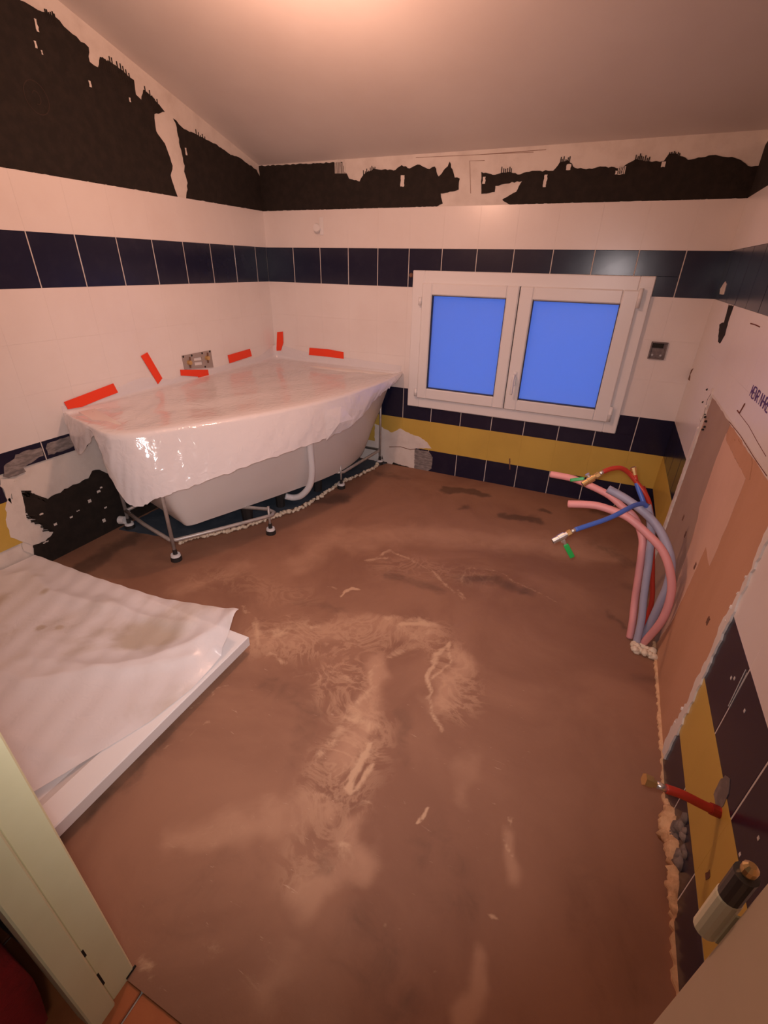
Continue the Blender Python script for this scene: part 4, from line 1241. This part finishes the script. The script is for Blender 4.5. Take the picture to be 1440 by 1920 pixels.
# blue pipe with the valve hanging over the floor
bp_ = P3([(985, 520), (962, 487), (930, 478), (870, 490), (790, 530), (700, 578), (600, 620), (480, 660), (360, 700)], [-1.15, -1.16, -1.17, -1.20, -1.25, -1.285, -1.315, -1.345, -1.375])
c = catmull(bp_, 6)
blue = MB().tube(c, .0082, 10).build('blue_pipe', 'blue_pipe', None, True)
tag(blue, 'blue water pipe with a nickel valve and hanging green handle', 'water pipe', 'water pipes of the bundle')
tipv = P3([(130, 820)], -1.42)[0]
d = tipv - c[-1]
q, v = valve(blue, c[-1], d, Vector((.3, .2, -1)), 'nickel', .06, 'green_plastic')
hend = P3([(300, 1000)], -1.40)[0]; hs0 = P3([(225, 860)], -1.40)[0]
hd_ = (hend - hs0); hl = hd_.length; hd_.normalize()
sd_ = hd_.cross(ray(1060, 1040)).normalized(); th_ = hd_.cross(sd_).normalized()
def paddle(p0, dd, sd, th, l, w, t, m, parent, nm='lever'):
    bm = bmesh.new(); bmesh.ops.create_cube(bm, size=1)
    bmesh.ops.bevel(bm, geom=bm.edges[:], offset=.12, segments=2, profile=.5, affect='EDGES')
    for vv in bm.verts:
        k = vv.co.copy(); vv.co = p0 + dd * (k.x + .5) * l + sd * k.y * w + th * k.z * t
    return frombm(nm, bm, m, parent, True)
paddle(q + hd_ * .012, hd_, sd_, th_, hl * .35, .009, .004, 'nickel', v, 'lever')
paddle(q + hd_ * (.012 + hl * .26), hd_, sd_, th_, hl * .80, .017, .007, 'green_plastic', v, 'lever_grip')

# red pipe with brass valve on top
rp_ = P3([(1010, 1340), (1020, 1100), (1020, 900), (1020, 700), (1005, 540), (985, 450), (950, 380), (890, 300), (830, 225), (780, 185), (730, 170), (660, 180), (600, 203)], [-1.17, -1.16, -1.15, -1.14, -1.13, -1.125, -1.12, -1.11, -1.105, -1.11, -1.12, -1.13, -1.14])
rp_[0] = atY(1000 + 1010 / 4.57, 840 + 1340 / 4.57, -1.18)
base = Vector((2.51, -1.195, .003))
c = catmull([base] + rp_, 6)
red = MB().tube(c, .0085, 10).build('red_pipe', 'red_pipe', None, True)
tag(red, 'red water pipe arching over the bundle to a brass valve with green lever', 'water pipe', 'water pipes of the bundle')
tv = P3([(385, 335)], -1.18)[0]
q, v = valve(red, c[-1], tv - c[-1], P3([(400, 250)], -1.15)[0] - P3([(440, 300)], -1.15)[0], 'brass', .05, 'green_plastic')
hA, hB = P3([(405, 265)], -1.15)[0], P3([(320, 275)], -1.15)[0]
dd = (hB - hA); l_ = dd.length; dd.normalize(); sd_ = dd.cross(ray(1080, 900)).normalized(); th_ = dd.cross(sd_)
paddle(hA - dd * .012, dd, sd_, th_, l_ * 1.4, .012, .006, 'green_plastic', v, 'lever_grip')

# second blue pipe, upright with brass fitting
b2 = P3([(960, 520), (935, 440), (905, 360), (885, 300)], [-1.145, -1.135, -1.12, -1.11])
c = catmull(b2, 6)
blue2 = MB().tube(c, .0085, 10).build('blue_pipe', 'blue_pipe', None, True)
tag(blue2, 'short upright blue water pipe topped by a dark brass ring fitting', 'water pipe', 'water pipes of the bundle')
e_ = P3([(870, 230), (855, 165)], [-1.105, -1.10])
MB().tube([c[-1], e_[0]], .0075, 10).build('pipe_end', 'red_pipe', blue2, True)
MB().tube([e_[0], e_[0].lerp(e_[1], .5), e_[0].lerp(e_[1], .52), e_[1]], [.008, .008, .0105, .0105], 8).build('brass_fitting', 'brass', blue2)
dd = (e_[1] - e_[0]).normalized(); MB().tube([e_[1] - dd * .001, e_[1] + dd * .001], .0075, 10).build('bore', 'rust', blue2)
# dark red pipe behind
r2 = P3([(1000, 560), (985, 460), (960, 390), (935, 330)], [-1.10, -1.095, -1.09, -1.085])
o = MB().tube(catmull(r2, 6), .0085, 10).build('red_pipe', 'darkred_pipe', None, True)
tag(o, 'short dark red pipe stub half hidden behind the blue ones', 'water pipe', 'water pipes of the bundle')

# red stub on the right wall
rb = Vector(mapR(2.085, .312, 0)); re_ = atY(1210, 1462, -2.10)
stub = empty('red_stub_pipe', rb); tag(stub, 'red pipe stub with brass nut sticking out of the right wall', 'water pipe')
dv = (re_ - rb).normalized(); L_ = (re_ - rb).length
MB().tube(catmull([rb + Vector((.01, .0, .004)), rb + dv * .02, rb + dv * .5 * L_ + Vector((0, 0, .004)), rb + dv * .72 * L_], 5), .0092, 12).build('pipe', 'red_pipe', stub, True)
MB().tube([rb + dv * .0, rb + dv * .018], .0115, 12).build('collar', 'darkred_pipe', stub)
MB().tube([rb + dv * .70 * L_, rb + dv * .86 * L_], .0072, 12).build('crimp_sleeve', 'nickel', stub, True)
MB().tube([rb + dv * .86 * L_, rb + dv * .91 * L_, rb + dv * .915 * L_, rb + dv * 1.02 * L_], [.0085, .0085, .0125, .0125], 6).build('nut', 'brass', stub)
# mortared hole in the tiles around it
s0, z0 = 2.06, .335
hp = [(s0 - .022 + .0, z0 - .035), (s0 + .020, z0 - .035), (s0 + .024, z0 + .0), (s0 + .018, z0 + .028), (s0 - .004, z0 + .045), (s0 - .022, z0 + .03), (s0 - .028, z0)]
slab(rag(hp, .01, .002), mapR, -.001, .0012).build('mortar_patch', 'mortar', wall_right)

# ------------------------------------------------------------------ door frame
dr = empty('door_1', (1.9, -2.735, 0)); tag(dr, 'cream painted door frame without its leaf, around the camera', 'door frame', kind='structure')
j = MB(); j.bbox((DX0, -2.786, -.012), (1.556, -2.744, 2.06), .003); j.build('jamb', 'jamb', dr)
j = MB(); j.bbox((DX0, -2.7445, -.012), (1.548, -2.694, 2.06), .003); j.build('jamb', 'jamb', dr)
j = MB(); j.bbox((1.44, -2.776, -.012), (DX0 + .002, -2.764, 2.12), .003); j.build('casing', 'jamb', dr)
j = MB(); j.bbox((2.249, -2.745, -.012), (2.305, -2.694, 2.06), .003); j.build('jamb', 'jamb_brown', dr)
j = MB(); j.bbox((2.241, -2.786, -.012), (2.305, -2.7445, 2.06), .003); j.build('jamb', 'jamb_brown', dr)
j = MB(); j.bbox((DX0, -2.786, 2.02), (2.305, -2.694, 2.06), .003); j.build('head', 'jamb', dr)
sl = MB()
for z in (.07, .19): sl.box((1.5478, -2.7435, z), (1.5490, -2.7395, z + (.045 if z < .1 else .022)))
sl.box((1.5465, -2.712, -.002), (1.5490, -2.690, .006))
sl.build('slot', 'dark', dr)
hx, hy = 2.2475, -2.688
hg = MB().tube([(hx, hy, .974), (hx, hy, .975), (hx, hy, 1.006), (hx, hy, 1.007)], [.0046, .0054, .0054, .0050], 16).build('hinge', 'cream_metal', dr)
MB().tube([(hx, hy, 1.007), (hx, hy, 1.026)], .0050, 16).build('hinge_pin', 'dark_metal', hg)
MB().tube([(hx, hy, 1.026), (hx, hy, 1.028), (hx, hy, 1.031), (hx, hy, 1.033)], [.0022, .0032, .0032, .0016], 12).build('hinge_cap', 'brass', hg)
MB().box((hx + .002, -2.6945, .978), (2.2535, -2.6935, 1.004)).build('hinge_leaf', 'cream_metal', hg)

# red floor mat in the hallway
bm = bmesh.new(); bmesh.ops.create_cube(bm, size=1)
bmesh.ops.subdivide_edges(bm, edges=bm.edges[:], cuts=5, use_grid_fill=True)
for v in bm.verts:
    k = v.co * 2
    e = 1 - .07 * (k.x ** 4 * k.z ** 2 + k.y ** 4 * k.z ** 2 + .6 * k.x ** 2 * k.y ** 2)
    v.co = Vector((1.245 + .30 * k.x * e + .01 * math.sin(7 * k.z), -3.025 + .235 * k.y * e, .245 + .255 * k.z * (1 - .10 * (k.x ** 2 + k.y ** 2))))
zmin = min(v.co.z for v in bm.verts)
for v in bm.verts: v.co.z += -.0035 - zmin
o = frombm('floor_cushion', bm, 'redmat', None, True)
tag(o, 'dark red floor cushion standing in the hallway left of the door frame', 'cushion')
